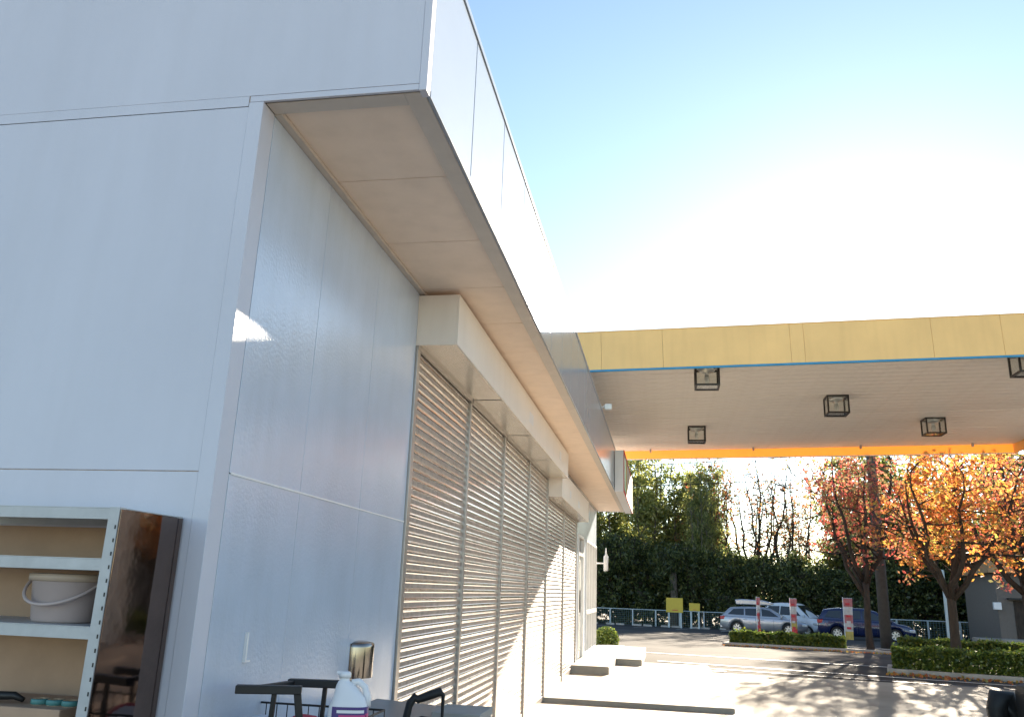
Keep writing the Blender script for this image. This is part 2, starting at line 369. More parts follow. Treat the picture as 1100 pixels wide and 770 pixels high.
# fascia panels facing the forecourt
y = FY + 0.055; first = True
bp('corner_post', M['front'], FX - 0.029, FX + 0.003, FY - 0.003, FY + 0.052, ZS - 0.004, ZT, 0.003)
ny = 3.535
while y < YE - 0.05:
    y1 = min(ny, YE - 0.02)
    bp('fascia_panel', M['fascia'], FX - 0.013, FX, y + 0.0055, y1 - 0.0055, ZS + 0.03, ZT - 0.03, 0.002)
    y = y1; ny += 0.765
for k in range(6):
    a = FY + 0.053 + k * 2.97; b_ = min(a + 2.966, YE - 0.02)
    bp('fascia_trim', M['fascia'], FX - 0.012, FX + 0.005, a, b_, ZS - 0.003, ZS + 0.028, 0.002)
    bp('parapet_cap', M['fascia'], FX - 0.12, FX + 0.008, a, b_, ZT - 0.028, ZT + 0.006, 0.003)
bp('parapet_cap', M['front'], -9.0, FX - 0.03, FY - 0.006, FY + 0.05, ZT - 0.018, ZT + 0.004, 0.003)
# far end: lintel, piers, door, glazing
bp('end_wall', M['gloss'], WX - 0.12, WX, 15.84, 16.10, 0.0, ZS - 0.008)
bp('lintel', M['gloss'], WX - 0.12, WX, 16.101, YE - 0.05, 2.50, ZS - 0.008)
bp('pier', M['gloss'], WX - 0.12, WX, 17.15, 17.75, 0.0, 2.498)
bp('pier', M['gloss'], WX - 0.12, WX, 20.40, YE - 0.05, 0.0, 2.498)
bp('gable_wall', M['front'], -8.89, WX - 0.121, YE - 0.18, YE - 0.05, 0.0, ZS - 0.008)
bp('wall_base', M['gloss'], WX - 0.12, WX, 17.751, 20.399, 0.0, 0.25)
bp('end_soffit_trim', M['trim'], WX, FX, YE - 0.018, YE, ZS - 0.004, ZT, 0.003)
door = bp('door', M['alu'], WX - 0.07, WX - 0.03, 16.16, 17.09, 0.20, 0.32)
for a in ((16.16, 16.25, 0.321, 2.10), (17.0, 17.09, 0.321, 2.10), (16.251, 16.999, 2.0, 2.10), (16.251, 16.999, 1.0, 1.09)):
    bp('door_stile', M['alu'], WX - 0.07, WX - 0.03, a[0], a[1], a[2], a[3], parent=B)
for z0, z1 in ((0.321, 1.0), (1.091, 1.999)):
    bp('door_pane', M['window'], WX - 0.055, WX - 0.047, 16.251, 16.999, z0, z1)
hd = MB().tube([(-0.03, 13.50, 1.05), (0.03, 13.50, 1.05), (0.03, 13.50, 1.45), (-0.03, 13.50, 1.45)], 0.012).build('door_handle', M['black_metal'], B)
for a in ((16.102, 16.159, 0.2, 2.498), (17.091, 17.149, 0.2, 2.498), (16.16, 17.09, 2.101, 2.17), (16.16, 17.09, 2.44, 2.498)):
    bp('door_frame', M['trim'], WX - 0.08, WX + 0.02, *a, 0.003)
bp('transom_pane', M['window'], WX - 0.05, WX - 0.045, 16.16, 17.09, 2.171, 2.439)
wf = [17.751, 18.40, 19.06, 19.72, 20.36]
for yy in wf: bp('window_frame', M['trim'], WX - 0.08, WX + 0.025, yy, yy + 0.039, 0.251, 2.498, 0.003)
for k in range(4):
    a, b_ = wf[k] + 0.0395, wf[k + 1] - 0.0005
    bp('window_rail', M['trim'], WX - 0.08, WX + 0.03, a, b_, 0.98, 1.06, 0.003)
    bp('window_pane', M['window'], WX - 0.05, WX - 0.044, a, b_, 1.061, 2.45)
    bp('window_pane', M['window'], WX - 0.05, WX - 0.044, a, b_, 0.255, 0.979)
    bp('window_head', M['trim'], WX - 0.08, WX + 0.02, a, b_, 2.451, 2.497)

# ------------------------------------------------------------------ roller shutters
def slat_mesh(L, P):
    """one curled steel slat, L long (y), P high, bulging towards +x"""
    prof = [(-0.004, 0.0), (0.000, 0.04), (0.0070, 0.13), (0.0105, 0.28), (0.0115, 0.45), (0.0100, 0.62), (0.0055, 0.75), (0.0, 0.80), (-0.003, 0.86), (-0.003, 1.0)]
    mb = MB(); vs = []; fs = []
    for x, t in prof: vs += [(x, 0, t * P), (x, L, t * P)]
    for i in range(len(prof) - 1): fs.append((2 * i, 2 * i + 1, 2 * i + 3, 2 * i + 2))
    mb.add(vs, fs); me = mb.mesh('slat', M['shutter'])
    # normals outwards (+x)
    if sum(p.normal.x for p in me.polygons) < 0: me.flip_normals()
    return me
def shutter(y0, y1, z0, z1, label, last=False, first=False):
    t = thing('roller_shutter', label, 'roller shutter', (WX - 0.02, y0, z0), 0, 'roller shutters along the side wall')
    n = round((z1 - z0 - 0.08) / 0.0585); P = (z1 - z0 - 0.08) / n
    key = (round(y1 - y0, 3), round(P, 4))
    if key not in SL: SL[key] = slat_mesh(y1 - y0 - 0.052, P)
    for k in range(n): link('slat', SL[key], t, (0.0, 0.026, 0.08 + k * P))
    MB().box(-0.005, 0.018, 0.026, y1 - y0 - 0.026, 0.0, 0.079).build('bottom_bar', M['rail'], t, bevel=0.003)
    MB().box(-0.03, 0.030, (y1 - y0) - 0.025, (y1 - y0) + 0.022, 0.0, z1 - z0).build('guide_rail', M['rail'], t, bevel=0.003)
    if first: MB().box(-0.03, 0.035, -0.042, 0.025, 0.0, z1 - z0 + 0.0).build('guide_rail', M['rail'], t, bevel=0.003)
    return t
SL = {}
ysh = [5.08, 6.68, 8.29, 9.98, 11.66]
names = ['ribbed steel roller shutter nearest to the blue-grey wall', 'second ribbed roller shutter from the blue-grey wall',
         'third ribbed roller shutter from the blue-grey wall, partly sunlit', 'fourth ribbed roller shutter, ending at the raised concrete slab']
for i in range(4): shutter(ysh[i], ysh[i + 1], 0.0, 2.975, names[i], first=(i == 0))
shutter(11.69, 13.72, 0.062, 2.72, 'sunlit ribbed shutter standing on the start of the raised slab')
shutter(13.74, 15.80, 0.062, 2.72, 'farthest sunlit ribbed shutter beside the aluminium door', last=True)
def housing(y0, y1, x1, z0, z1, label):
    t = thing('shutter_housing', label, 'shutter box', (WX, y0, z0))
    d = x1 - WX; L = y1 - y0
    # front cover in sections, end cap, crumpled flashing under it
    n = max(2, round(L / 1.66))
    for k in range(n):
        a, b_ = L * k / n, L * (k + 1) / n
        MB().box(d - 0.012, d, a + 0.001, b_ - 0.001, 0.0, z1 - z0).build('cover', M['housing'], t, bevel=0.002)
        MB().box(0.02, d - 0.013, a + 0.014, b_ - 0.014, 0.006, 0.010).build('underside_sheet', M['galv'], t)
        MB().box(0.001, 0.019, a + 0.014, b_ - 0.014, -0.02, 0.012).build('slot_lip', M['rail'], t)
    for a in (0.0, L - 0.012):
        MB().box(0.0, d - 0.0125, a, a + 0.012, 0.0, z1 - z0).build('end_cap', M['housing'], t, bevel=0.002)
    MB().box(0.0, d - 0.013, 0.0125, L - 0.0125, z1 - z0 - 0.012, z1 - z0).build('top_sheet', M['housing'], t)
    return t
h1 = housing(5.03, 11.66, -1.315, 2.975, 3.325, 'long beige steel box over the four nearer roller shutters')
h2 = housing(11.70, 16.05, -1.40, 2.72, 3.10, 'smaller and lower beige steel box over the two far shutters')
# stickers on the covers
for t, yy, L, z in ((h1, 3.05, 0.26, 0.10), (h1, 5.6, 0.18, 0.12), (h2, 1.0, 0.2, 0.1), (h2, 2.3, 0.28, 0.08)):
    d = 0.285 if t is h1 else 0.20
    MB().box(d, d + 0.0015, yy, yy + L, z, z + 0.11).build('sticker', M['white_plastic'], t)
# wall above the low far shutters and behind the housings
bp('upper_wall', M['gloss'], WX - 0.0115, WX - 0.0015, 5.04, 11.68, 2.98, ZS - 0.008)
bp('upper_wall', M['gloss'], WX - 0.0115, WX - 0.0015, 11.682, 15.839, 2.725, ZS - 0.008)

# ------------------------------------------------------------------ small fittings on the building
t = thing('sign_box', 'white lightbox sign with red edging on the far end of the fascia', 'sign', (FX + 0.008, 15.95, 3.30))
MB().box(0, 0.17, 0, 4.55, 0.0, 0.80).build('case', M['white_plastic'], t, bevel=0.006)
MB().box(0.1705, 0.176, 0.03, 4.52, 0.04, 0.76).build('sign_face', M['flag_white'], t)
MB().box(0.177, 0.180, 0.03, 0.9, 0.08, 0.72).build('green_mark', M['green_mark'], t)
MB().box(0.177, 0.181, 0.95, 1.3, 0.08, 0.72).build('yellow_mark', M['flag_yellow'], t)
for (a, b_, c, d) in ((0.0, 4.55, -0.003, 0.03), (0.0, 4.55, 0.77, 0.803), (0.0, 0.03, 0.031, 0.769), (4.52, 4.55, 0.031, 0.769)):
    MB().box(0.171, 0.186, a, b_, c, d).build('red_edge', M['red_print'], t)
t = thing('floodlight', 'small white floodlight on a bent arm above the fascia edge', 'lamp', (FX - 0.05, 13.2, ZT))
MB().tube([(0, 0, 0.0), (0, 0, 0.16), (0.05, 0, 0.19)], 0.012).build('arm', M['trim'], t)
MB().box(0.05, 0.17, -0.06, 0.06, 0.12, 0.22).build('head', M['white_plastic'], t, bevel=0.02)
MB().box(0.06, 0.16, -0.065, -0.061, 0.135, 0.205).build('lens', M['lens'], t)
t = thing('wall_lamp', 'small white outdoor lamp on an arm at the far shop corner', 'lamp', (WX, 20.47, 2.1))
MB().tube([(0.0, 0, 0.0), (0.20, 0, 0.0)], 0.018).build('arm', M['trim'], t)
MB().box(0.0, 0.012, -0.05, 0.05, -0.06, 0.06).build('wall_plate', M['trim'], t)
MB().lathe([(0.001, -0.18), (0.055, -0.17), (0.055, 0.16), (0.02, 0.2), (0.012, 0.36), (0.001, 0.37)], 16, (0.24, 0, 0)).build('lamp_body', M['white_plastic'], t, smooth=True)
t = thing('vent_hood', 'rounded stainless vent hood on the blue-grey wall beside the shutters', 'vent', (WX, 4.385, 0.965)); t.scale = (0.66, 0.66, 0.66)
mb = MB(); n = 18; vs = []; fs = []
ring = [(0.115 * math.sin(PI * k / n) * 1.15, -0.15 * math.cos(PI * k / n)) for k in range(n + 1)]
levels = [(0.0, 1.0), (0.23, 1.0), (0.250, 0.985), (0.262, 0.93), (0.272, 0.5), (0.275, 0.02)]
for z, s in levels:
    for a, b_ in ring: vs.append((a * s, b_ * s, z))
for i in range(len(levels) - 1):
    for k in range(n): o = i * (n + 1) + k; fs.append((o, o + 1, o + n + 2, o + n + 1))
mb.add(vs, fs); mb.build('hood', M['steel'], t, smooth=True)
MB().box(0.0, 0.004, -0.17, 0.17, -0.02, 0.26).build('flange', M['steel'], t)
t = MB().box(0, 0.012, 0, 0.010, 0, 0.11).box(0, 0.012, 0.0105, 0.04, 0, 0.008).build('wall_hook', M['trim']); t.location = (WX, 3.12, 1.13)
tag(t, 'small L-shaped metal hook on the blue-grey wall', 'hook')

# ------------------------------------------------------------------ forecourt canopy
CN = 12.4; CD = 9.5; CX0 = -6.5; CX1 = 8.55; TX = 0.0105; TY = 0.025
CR = thing('forecourt_canopy', 'large flat forecourt canopy with yellow fascia and ribbed ceiling', 'canopy', (0, CN, 4.765))
CR.rotation_euler = (TX, -TY, 0)
def cz(x, y): return 4.765 + TY * x + TX * (y - CN)
def cb(name, m, *a, bevel=0.0): return MB().box(*a).build(name, m, CR, bevel=bevel)
xb = [CX0, -3.3, -0.9, 0.05, 1.95, 2.15, 3.95, 4.9, 6.6, CX1]
for i in range(len(xb) - 1):
    cb('fascia_panel', M['yellow'], xb[i] + 0.0015, xb[i + 1] - 0.0015, 0.0, 0.03, 0.03, 0.64, bevel=0.002)
    cb('far_fascia_panel', M['orange_sheet'], xb[i] + 0.0001, xb[i + 1] - 0.0001, CD - 0.006, CD - 0.002, 0.012, 0.62)
cb('fascia_backing', M['canopy_dark'], CX0, CX1, 0.031, 0.048, 0.03, 0.64)  # unseen strip added to keep light from showing through the panel joints
cb('blue_stripe', M['blue'], CX0, CX1, -0.004, 0.034, 0.0, 0.0285)
cb('far_edge_trim', M['ceil'], CX0, CX1, CD - 0.012, CD + 0.012, -0.012, 0.0115)
cb('top_trim', M['yellow'], CX0, CX1, -0.006, 0.05, 0.641, 0.655)
for x0, x1 in ((CX0 - 0.03, CX0 - 0.001), (CX1 + 0.001, CX1 + 0.03)):
    cb('side_fascia', M['yellow'], x0, x1, 0.0, CD, 0.0, 0.64)
npl = 34; pw = (CD - 0.10) / npl
pl = None
for k in range(npl):
    if pl is None:
        pl = MB().box(CX0 + 0.02, CX1 - 0.02, 0.009, pw - 0.009, 0.0, 0.026).mesh('ceiling_plank', M['ceil'], bevel=0.007, seg=1)
    link('ceiling_plank', pl, CR, (0, 0.05 + k * pw, 0.215 + (0.004 if k % 7 == 3 else 0.0)))
cb('ceiling_backing', M['canopy_dark'], CX0 + 0.02, CX1 - 0.02, 0.05, CD - 0.05, 0.2425, 0.25)
cb('roof_deck', M['canopy_dark'], CX0, CX1, 0.05, CD - 0.2, 0.50, 0.56)
cb('near_edge_strip', M['ceil'], CX0, CX1, 0.035, 0.34, 0.19, 0.2125)
for k in range(17):
    x = CX0 + 0.5 + k * 0.86
    cb('hanger_clip', M['rail'], x, x + 0.05, 0.28, 0.36, 0.12, 0.189, bevel=0.004)
for k in range(6):
    x = CX0 + 1.0 + k * 2.6
    cb('hanger_clip', M['rail'], x, x + 0.05, CD - 0.35, CD - 0.28, 0.13, 0.214, bevel=0.004)
for x, y in ((8.1, 0.4), (8.1, 4.1)):
    cb('column', M['trim'], x, x + 0.35, y, y + 0.35, -4.95 - TY * x - TX * y, 0.21, bevel=0.01)
for x, y in ((-4.5, 1.5), (-4.5, 7.0)):
    cb('roof_post', M['trim'], x, x + 0.25, y, y + 0.25, -0.48, 0.21)
# caged square ceiling lights
def canopy_light(x, y, label, w=0.36, hgt=0.34):
    z = cz(x, y) + 0.21
    t = thing('canopy_light', label, 'ceiling light', (x, y, z - hgt), 0, 'square caged lights under the canopy')
    a = w / 2; r = 0.014
    for sx in (-1, 1):
        for sy in (-1, 1):
            MB().box(sx * a - r, sx * a + r, sy * a - r, sy * a + r, 0, hgt - 0.001).build('frame_post', M['black_metal'], t)
    for z0 in (0.0, hgt - 0.03):
        for s in (-1, 1):
            MB().box(-a + r, a - r, s * a - r, s * a + r, z0, z0 + 0.028).build('frame_bar', M['black_metal'], t)
            MB().box(s * a - r, s * a + r, -a + r, a - r, z0, z0 + 0.028).build('frame_bar', M['black_metal'], t)
    for s in (-1, 1):
        MB().box(-a + r, a - r, s * a - 0.003, s * a + 0.003, 0.0285, hgt - 0.031).build('pane', M['glass'], t)
        MB().box(s * a - 0.003, s * a + 0.003, -a + r, a - r, 0.0285, hgt - 0.031).build('pane', M['glass'], t)
    MB().box(-a + r, a - r, -a + r, a - r, 0.008, 0.014).build('pane', M['glass'], t)
    MB().lathe([(0.001, hgt - 0.005), (0.135, hgt - 0.005), (0.135, hgt - 0.05), (0.10, hgt - 0.08), (0.035, hgt - 0.09), (0.035, hgt - 0.14)], 20).build('reflector', M['alu'], t, smooth=True)
    MB().lathe([(0.001, 0.075), (0.03, 0.085), (0.045, 0.13), (0.035, 0.185), (0.02, hgt - 0.14)], 16).build('bulb', M['lens'], t, smooth=True)
    return t
canopy_light(0.74, 13.2, 'caged light near the yellow fascia, left of the others')
canopy_light(0.78, 18.55, 'smallest caged light, against the orange far edge at left')
canopy_light(3.22, 15.75, 'caged light in the middle of the canopy ceiling')
canopy_light(5.62, 18.2, 'caged light near the orange far edge above the autumn trees')
canopy_light(5.42, 13.0, 'caged light cut off by the right edge of the picture')

# ------------------------------------------------------------------ shelving unit and what stands on it
SX0, SX1, SY0, SY1, SZ = -2.60, -1.695, 2.375, 2.735, 1.645
T = thing('shelving_unit', 'grey slotted steel shelving unit with dark glossy side panel against the wall', 'shelf', (SX1, SY1, 0))
def sp(name, m, x0, x1, y0, y1, z0, z1, bevel=0.0, parent=T):
    return MB().box(x0 - SX1, x1 - SX1, y0 - SY1, y1 - SY1, z0, z1).build(name, m, parent, bevel=bevel)
for (px, py, fx, fy) in ((SX1, SY0, -1, 1), (SX1, SY1, -1, -1), (SX0, SY0, 1, 1), (SX0, SY1, 1, -1)):
    mb = MB(); w = 0.036; th = 0.0025
    ax, bx_ = sorted((px, px + fx * w)); ay, by = sorted((py, py + fy * w))
    mb.box(ax - SX1, bx_ - SX1, min(py, py + fy * th) - SY1, max(py, py + fy * th) - SY1, 0, SZ)
    mb.box(min(px, px + fx * th) - SX1, max(px, px + fx * th) - SX1, min(py + fy * th, py + fy * w) - SY1, max(py + fy * th, py + fy * w) - SY1, 0, SZ)
    p = mb.build('post', M['shelf'], T)
    # slots of the angle posts
    mb = MB()
    for k in range(38):
        z = 0.06 + k * 0.041
        mb.box(px + fx * 0.006 - SX1 - 0.0025, px + fx * 0.006 - SX1 + 0.0025, py - fy * 0.0006 - SY1 - 0.0004, py - fy * 0.0006 - SY1 + 0.0004, z, z + 0.012)
    sl_ = mb.build('slots', M['black'], p); sl_['kind'] = 'stuff'
for z in (1.645, 1.487, 1.283, 0.90, 0.45, 0.12):
    sh = sp('shelf_board', M['shelf'], SX0 + 0.003, SX1 - 0.003, SY0 + 0.003, SY1 - 0.003, z - 0.004, z - 0.001)
    for (a, b_, c, d) in ((SX0 + 0.003, SX1 - 0.004, SY0 + 0.0028, SY0 + 0.005), (SX0 + 0.003, SX1 - 0.004, SY1 - 0.006, SY1 - 0.0035)):
        o = sp('shelf_lip', M['shelf'], a, b_, c, d, z - 0.038, z - 0.0045)
sp('back_board', M['cardboard'], SX0 + 0.004, SX1 - 0.004, SY1 - 0.003, SY1 + 0.004, 0.1, SZ - 0.045)
sp('side_panel', M['brown_panel'], SX1 + 0.0005, SX1 + 0.004, SY0 + 0.004, SY1 - 0.004, 0.05, SZ - 0.006)
# bucket on the third shelf
t = thing('bucket', 'beige plastic bucket with rim and swing handle on the shelf', 'bucket', (-1.95, 2.535, 1.2825))
prof = [(0.001, 0.002), (0.098, 0.0), (0.104, 0.006), (0.120, 0.135), (0.124, 0.138), (0.116, 0.138), (0.108, 0.12), (0.095, 0.012), (0.001, 0.01)]
MB().lathe(prof, 40, sy=0.82).build('body', M['bucket'], t, smooth=True)
MB().lathe([(0.121, 0.128), (0.131, 0.130), (0.132, 0.150), (0.122, 0.153), (0.117, 0.142)], 40, sy=0.82).build('rim', M['bucket_rim'], t, smooth=True)
pts = [(0.132 * math.cos(a), -0.005 - 0.125 * math.sin(a) * 0.9, 0.138 - 0.082 * math.sin(a)) for a in [PI * k / 20 for k in range(21)]]
MB().tube(pts, 0.0055, 8).build('handle', M['bucket'], t, smooth=True)
# lower shelf: carton, three rolls, a dark strap
t = MB().box(-0.30, 0.20, -0.14, 0.14, 0, 0.135).build('cardboard_box', M['cardboard'], bevel=0.004); t.location = (-2.02, 2.56, 0.8995)
tag(t, 'brown cardboard box on the lower shelf', 'box')
for k, (x, y) in enumerate(((-1.955, 2.50), (-1.90, 2.50), (-1.845, 2.50))):
    r = thing('tape_roll', ['left one of three teal-edged tape rolls on the carton', 'middle one of three teal-edged tape rolls on the carton', 'right one of three teal-edged tape rolls on the carton'][k], 'tape roll', (x, y, 1.0345), 0, 'tape rolls on the lower shelf')
    MB().lathe([(0.014, 0.0), (0.024, 0.0), (0.024, 0.018), (0.014, 0.018), (0.014, 0.0)], 20).build('tape', M['tape'], r, smooth=False)
    MB().lathe([(0.0245, 0.001), (0.0275, 0.003), (0.0275, 0.016), (0.0245, 0.018), (0.0245, 0.001)], 20).build('rim', M['teal'], r, smooth=True)
t = MB().tube([(-0.06, 0, 0.012), (-0.02, 0.0, 0.022), (0.03, 0.005, 0.024), (0.06, 0.01, 0.012)], [0.010, 0.013, 0.012, 0.008], 8).build('curved_tool', M['black'], smooth=True)
t.location = (-2.06, 2.47, 1.0345); tag(t, 'dark curved tool handle lying on the carton', 'tool')

# ------------------------------------------------------------------ service cart, jug, cabinet by the wall
C = thing('service_cart', 'black steel cart with flat arm rails and a wire basket', 'cart', (-1.36, 3.08, 0))
def bar(name, pts, w, hgt, parent=C, m='black'):
    """square bar along straight pieces"""
    mb = MB()
    for a, b_ in zip(pts[:-1], pts[1:]):
        a = Vector(a); b_ = Vector(b_); d = b_ - a; L = d.length; q = d.to_track_quat('X', 'Z').to_matrix().to_4x4(); q.translation = a
        mb.box(-w * 0.3, L + w * 0.3, -w / 2, w / 2, -hgt / 2, hgt / 2, q)
    return mb.build(name, M[m], parent, bevel=0.003)
bar('arm_rail', [(-0.115, -0.20, 1.066), (0.075, -0.13, 1.066)], 0.040, 0.028)
bar('arm_post', [(0.073, -0.13, 1.056), (0.115, -0.11, 0.78)], 0.026, 0.026)
bar('arm_post', [(0.0, -0.16, 1.056), (-0.012, -0.16, 0.78)], 0.016, 0.016)
bar('arm_rail', [(-0.055, 0.10, 1.062), (0.16, 0.14, 1.062)], 0.040, 0.028)
bar('arm_post', [(0.075, 0.12, 1.052), (0.067, 0.12, 0.78)], 0.016, 0.016)
bar('cross_rail', [(-0.08, -0.18, 1.066), (-0.045, 0.10, 1.062)], 0.022, 0.018)
mb = MB()
for k in range(13):
    a = -0.26 + k * 0.045
    mb.tube([(a, -0.26, 0.78), (a, -0.26, 0.965)], 0.0022, 5)
    mb.tube([(a, 0.24, 0.78), (a, 0.24, 0.965)], 0.0022, 5)
for z in (0.78, 0.84, 0.90, 0.965):
    mb.tube([(-0.26, -0.26, z), (0.28, -0.26, z), (0.28, 0.24, z), (-0.26, 0.24, z), (-0.26, -0.26, z)], 0.004 if z > 0.96 else 0.0022, 6)
bk = mb.build('wire_basket', M['black'], C); bk['kind'] = 'stuff'
MB().box(-0.27, 0.29, -0.27, 0.25, 0.755, 0.775).build('tray', M['black'], C, bevel=0.004)
MB().box(-0.27, 0.29, -0.27, 0.25, 0.22, 0.24).build('tray', M['black'], C, bevel=0.004)
for x in (-0.25, 0.27):
    for y in (-0.25, 0.23):
        MB().box(x - 0.012, x + 0.012, y - 0.012, y + 0.012, 0.07, 0.754).build('leg', M['black'], C)
        MB().tube([(x - 0.015, y, 0.035), (x + 0.015, y, 0.035)], 0.035, 14).build('caster', M['rubber'], C)
# jug with handle and purple label
MB().box(0.14, 0.285, -0.12, 0.06, 0.7755, 0.806).build('tray_block', M['black'], C)
J = thing('detergent_jug', 'white plastic jug with side handle and purple label', 'jug', (-1.125, 3.04, 0.8065), math.radians(16))
def superring(a, b_, z, n=28, p=3.2):
    return [(a * math.copysign(abs(math.cos(t)) ** (2 / p), math.cos(t)), b_ * math.copysign(abs(math.sin(t)) ** (2 / p), math.sin(t)), z) for t in [2 * PI * k / n for k in range(n)]]
mb = MB(); lv = [(0.02, 0.02, 0.0), (0.066, 0.05, 0.0), (0.072, 0.056, 0.01), (0.072, 0.056, 0.09), (0.068, 0.053, 0.10), (0.072, 0.056, 0.11), (0.072, 0.056, 0.185), (0.069, 0.054, 0.205), (0.058, 0.046, 0.235)]
vs = [q for a in lv for q in superring(*a)]
top = [(0.046, 0.036, 0.258, -0.008), (0.036, 0.030, 0.275, -0.014), (0.022, 0.022, 0.288, -0.022), (0.018, 0.018, 0.292, -0.022), (0.018, 0.018, 0.300, -0.022)]
for a, b_, z, off in top: vs += [(x + off, y, zz) for x, y, zz in superring(a, b_, z, p=2.2)]
n = 28; L = len(lv) + len(top); fs = [(i * n + k, i * n + (k + 1) % n, (i + 1) * n + (k + 1) % n, (i + 1) * n + k) for i in range(L - 1) for k in range(n)]
mb.add(vs, fs); mb.build('body', M['white_plastic'], J, smooth=True)
MB().lathe([(0.001, 0.322), (0.017, 0.321), (0.022, 0.317), (0.022, 0.3015), (0.001, 0.301)], 20, (-0.022, 0, 0)).build('cap', M['white_plastic'], J, smooth=True)
MB().box(-0.052, -0.018, -0.008, 0.008, 0.312, 0.322).build('cap_tab', M['white_plastic'], J, bevel=0.003)
MB().tube([(0.004, 0, 0.285), (0.03, 0, 0.288), (0.053, 0, 0.27), (0.066, 0, 0.235), (0.066, 0, 0.205)], [0.011, 0.012, 0.012, 0.012, 0.013], 12).build('handle', M['white_plastic'], J, smooth=True)
lb = MB(); rr = [q for q in superring(0.0728, 0.0568, 0.0, 56)]
arc = [rr[k % 56] for k in range(36, 56)]
lb.add([(x, y, 0.115) for x, y, _ in arc] + [(x, y, 0.208) for x, y, _ in arc], [(i, i + 1, i + 21, i + 20) for i in range(19)]); lab = lb.build('label_wrap', M['purple'], J)
rr2 = [q for q in superring(0.0734, 0.0574, 0.0, 56)]
for nm, k0, k1, z0, z1, m in (('stripe', 40, 52, 0.172, 0.182, 'magenta'), ('stripe', 39, 49, 0.188, 0.198, 'white_plastic'), ('emblem', 42, 47, 0.145, 0.165, 'green_mark'), ('emblem', 50, 55, 0.160, 0.186, 'magenta')):
    arc = [rr2[k % 56] for k in range(k0, k1 + 1)]; q = len(arc); s_ = MB()
    s_.add([(x, y, z0) for x, y, _ in arc] + [(x, y, z1) for x, y, _ in arc], [(i, i + 1, i + q + 1, i + q) for i in range(q - 1)]); s_.build(nm, M[m], lab)
# crumpled cloths in the basket
def cloth(name, m, loc, r, seed, label):
    rs = random.Random(seed); bm = bmesh.new(); bmesh.ops.create_icosphere(bm, subdivisions=3, radius=r)
    ph = [(Vector((rs.uniform(-1, 1), rs.uniform(-1, 1), rs.uniform(-1, 1))).normalized() * rs.uniform(14, 34) / (r / 0.07), rs.uniform(0, 6)) for _ in range(7)]
    for v in bm.verts:
        k = sum(abs(math.sin(v.co.dot(d) + f)) for d, f in ph) / 7
        v.co *= 0.78 + 0.42 * k
        v.co.z = max(v.co.z * 0.85, -0.7 * r)
    me = bpy.data.meshes.new(name); bm.to_mesh(me); bm.free(); me.materials.append(M[m]); me.polygons.foreach_set('use_smooth', [True] * len(me.polygons))
    o = link(name, me, None, loc); tag(o, label, 'cloth'); return o
cloth('towel', 'white_cloth', (-1.43, 2.98, 0.905), 0.075, 3, 'bunched white cloth in the black wire basket')
cloth('rag', 'red_cloth', (-1.33, 3.14, 0.885), 0.085, 5, 'crumpled red rag in the black wire basket')
# grey steel cabinet along the wall
t = thing('steel_cabinet', 'low grey steel cabinet standing along the blue-grey wall', 'cabinet', (-1.585, 3.38, 0)); t.scale = (1, 1, 0.92)
MB().box(0.0, 0.44, 0.0, 1.32, 0.06, 0.80).build('body', M['grey_steel'], t, bevel=0.006)
MB().prism([(0.0, 0.801), (0.46, 0.801), (0.46, 0.85), (0.40, 0.875), (0.0, 0.895)], -0.02, 1.34, 'y').build('lid', M['grey_steel'], t, bevel=0.006)
MB().box(0.4405, 0.447, 0.02, 0.64, 0.10, 0.76).build('door', M['grey_steel'], t, bevel=0.003)
MB().box(0.4405, 0.447, 0.66, 1.30, 0.10, 0.76).build('door', M['grey_steel'], t, bevel=0.003)
for y in (0.60, 0.70): MB().tube([(0.448, y, 0.35), (0.475, y, 0.37), (0.475, y, 0.50), (0.448, y, 0.52)], 0.006).build('pull', M['alu'], t)
for x in (0.03, 0.38):
    for y in (0.05, 1.25): MB().box(x, x + 0.04, y, y + 0.04, 0.0, 0.0595).build('foot', M['black'], t)
# black D-handled tool leaning by the cabinet
t = thing('handled_tool', 'black tool with a D-shaped grip standing beside the grey cabinet', 'tool', (-1.08, 3.92, 0), math.radians(-72)); t.scale = (1, 0.62, 1)
MB().tube([(0.0, -0.14, 0.60), (-0.005, -0.155, 0.80), (0.0, -0.12, 0.915), (0.0, -0.085, 0.945), (0.0, -0.06, 0.935), (0.0, 0.03, 0.955), (0.0, 0.10, 0.97), (0.0, 0.125, 0.955), (0.0, 0.125, 0.86), (0.0, 0.11, 0.815), (0.0, 0.02, 0.805), (0.0, -0.08, 0.80), (0.0, -0.12, 0.76)],
          [0.03, 0.03, 0.026, 0.022, 0.018, 0.020, 0.021, 0.015, 0.011, 0.010, 0.010, 0.013, 0.016], 10).build('grip', M['rubber'], t, smooth=True)
MB().tube([(0.0, -0.08, 0.845), (0.0, -0.03, 0.860), (0.0, 0.06, 0.855), (0.0, 0.095, 0.845), (0.0, 0.09, 0.825), (0, -0.05, 0.818)], 0.006, 8).build('trigger_guard', M['black'], t, smooth=True)
MB().box(-0.07, 0.07, -0.20, 0.14, 0.0, 0.60).build('body', M['black'], t, bevel=0.03)
t = thing('tool_crate', 'scuffed grey carton standing behind the black D-grip', 'box', (-1.02, 4.42, 0)); t.scale = (1, 1, 0.93)
MB().box(-0.12, 0.12, -0.15, 0.15, 0.0, 0.86).build('carton', M['kerb'], t, bevel=0.005)
MB().box(-0.125, 0.125, -0.155, 0.155, 0.8605, 0.90).build('lid', M['kerb'], t, bevel=0.004)
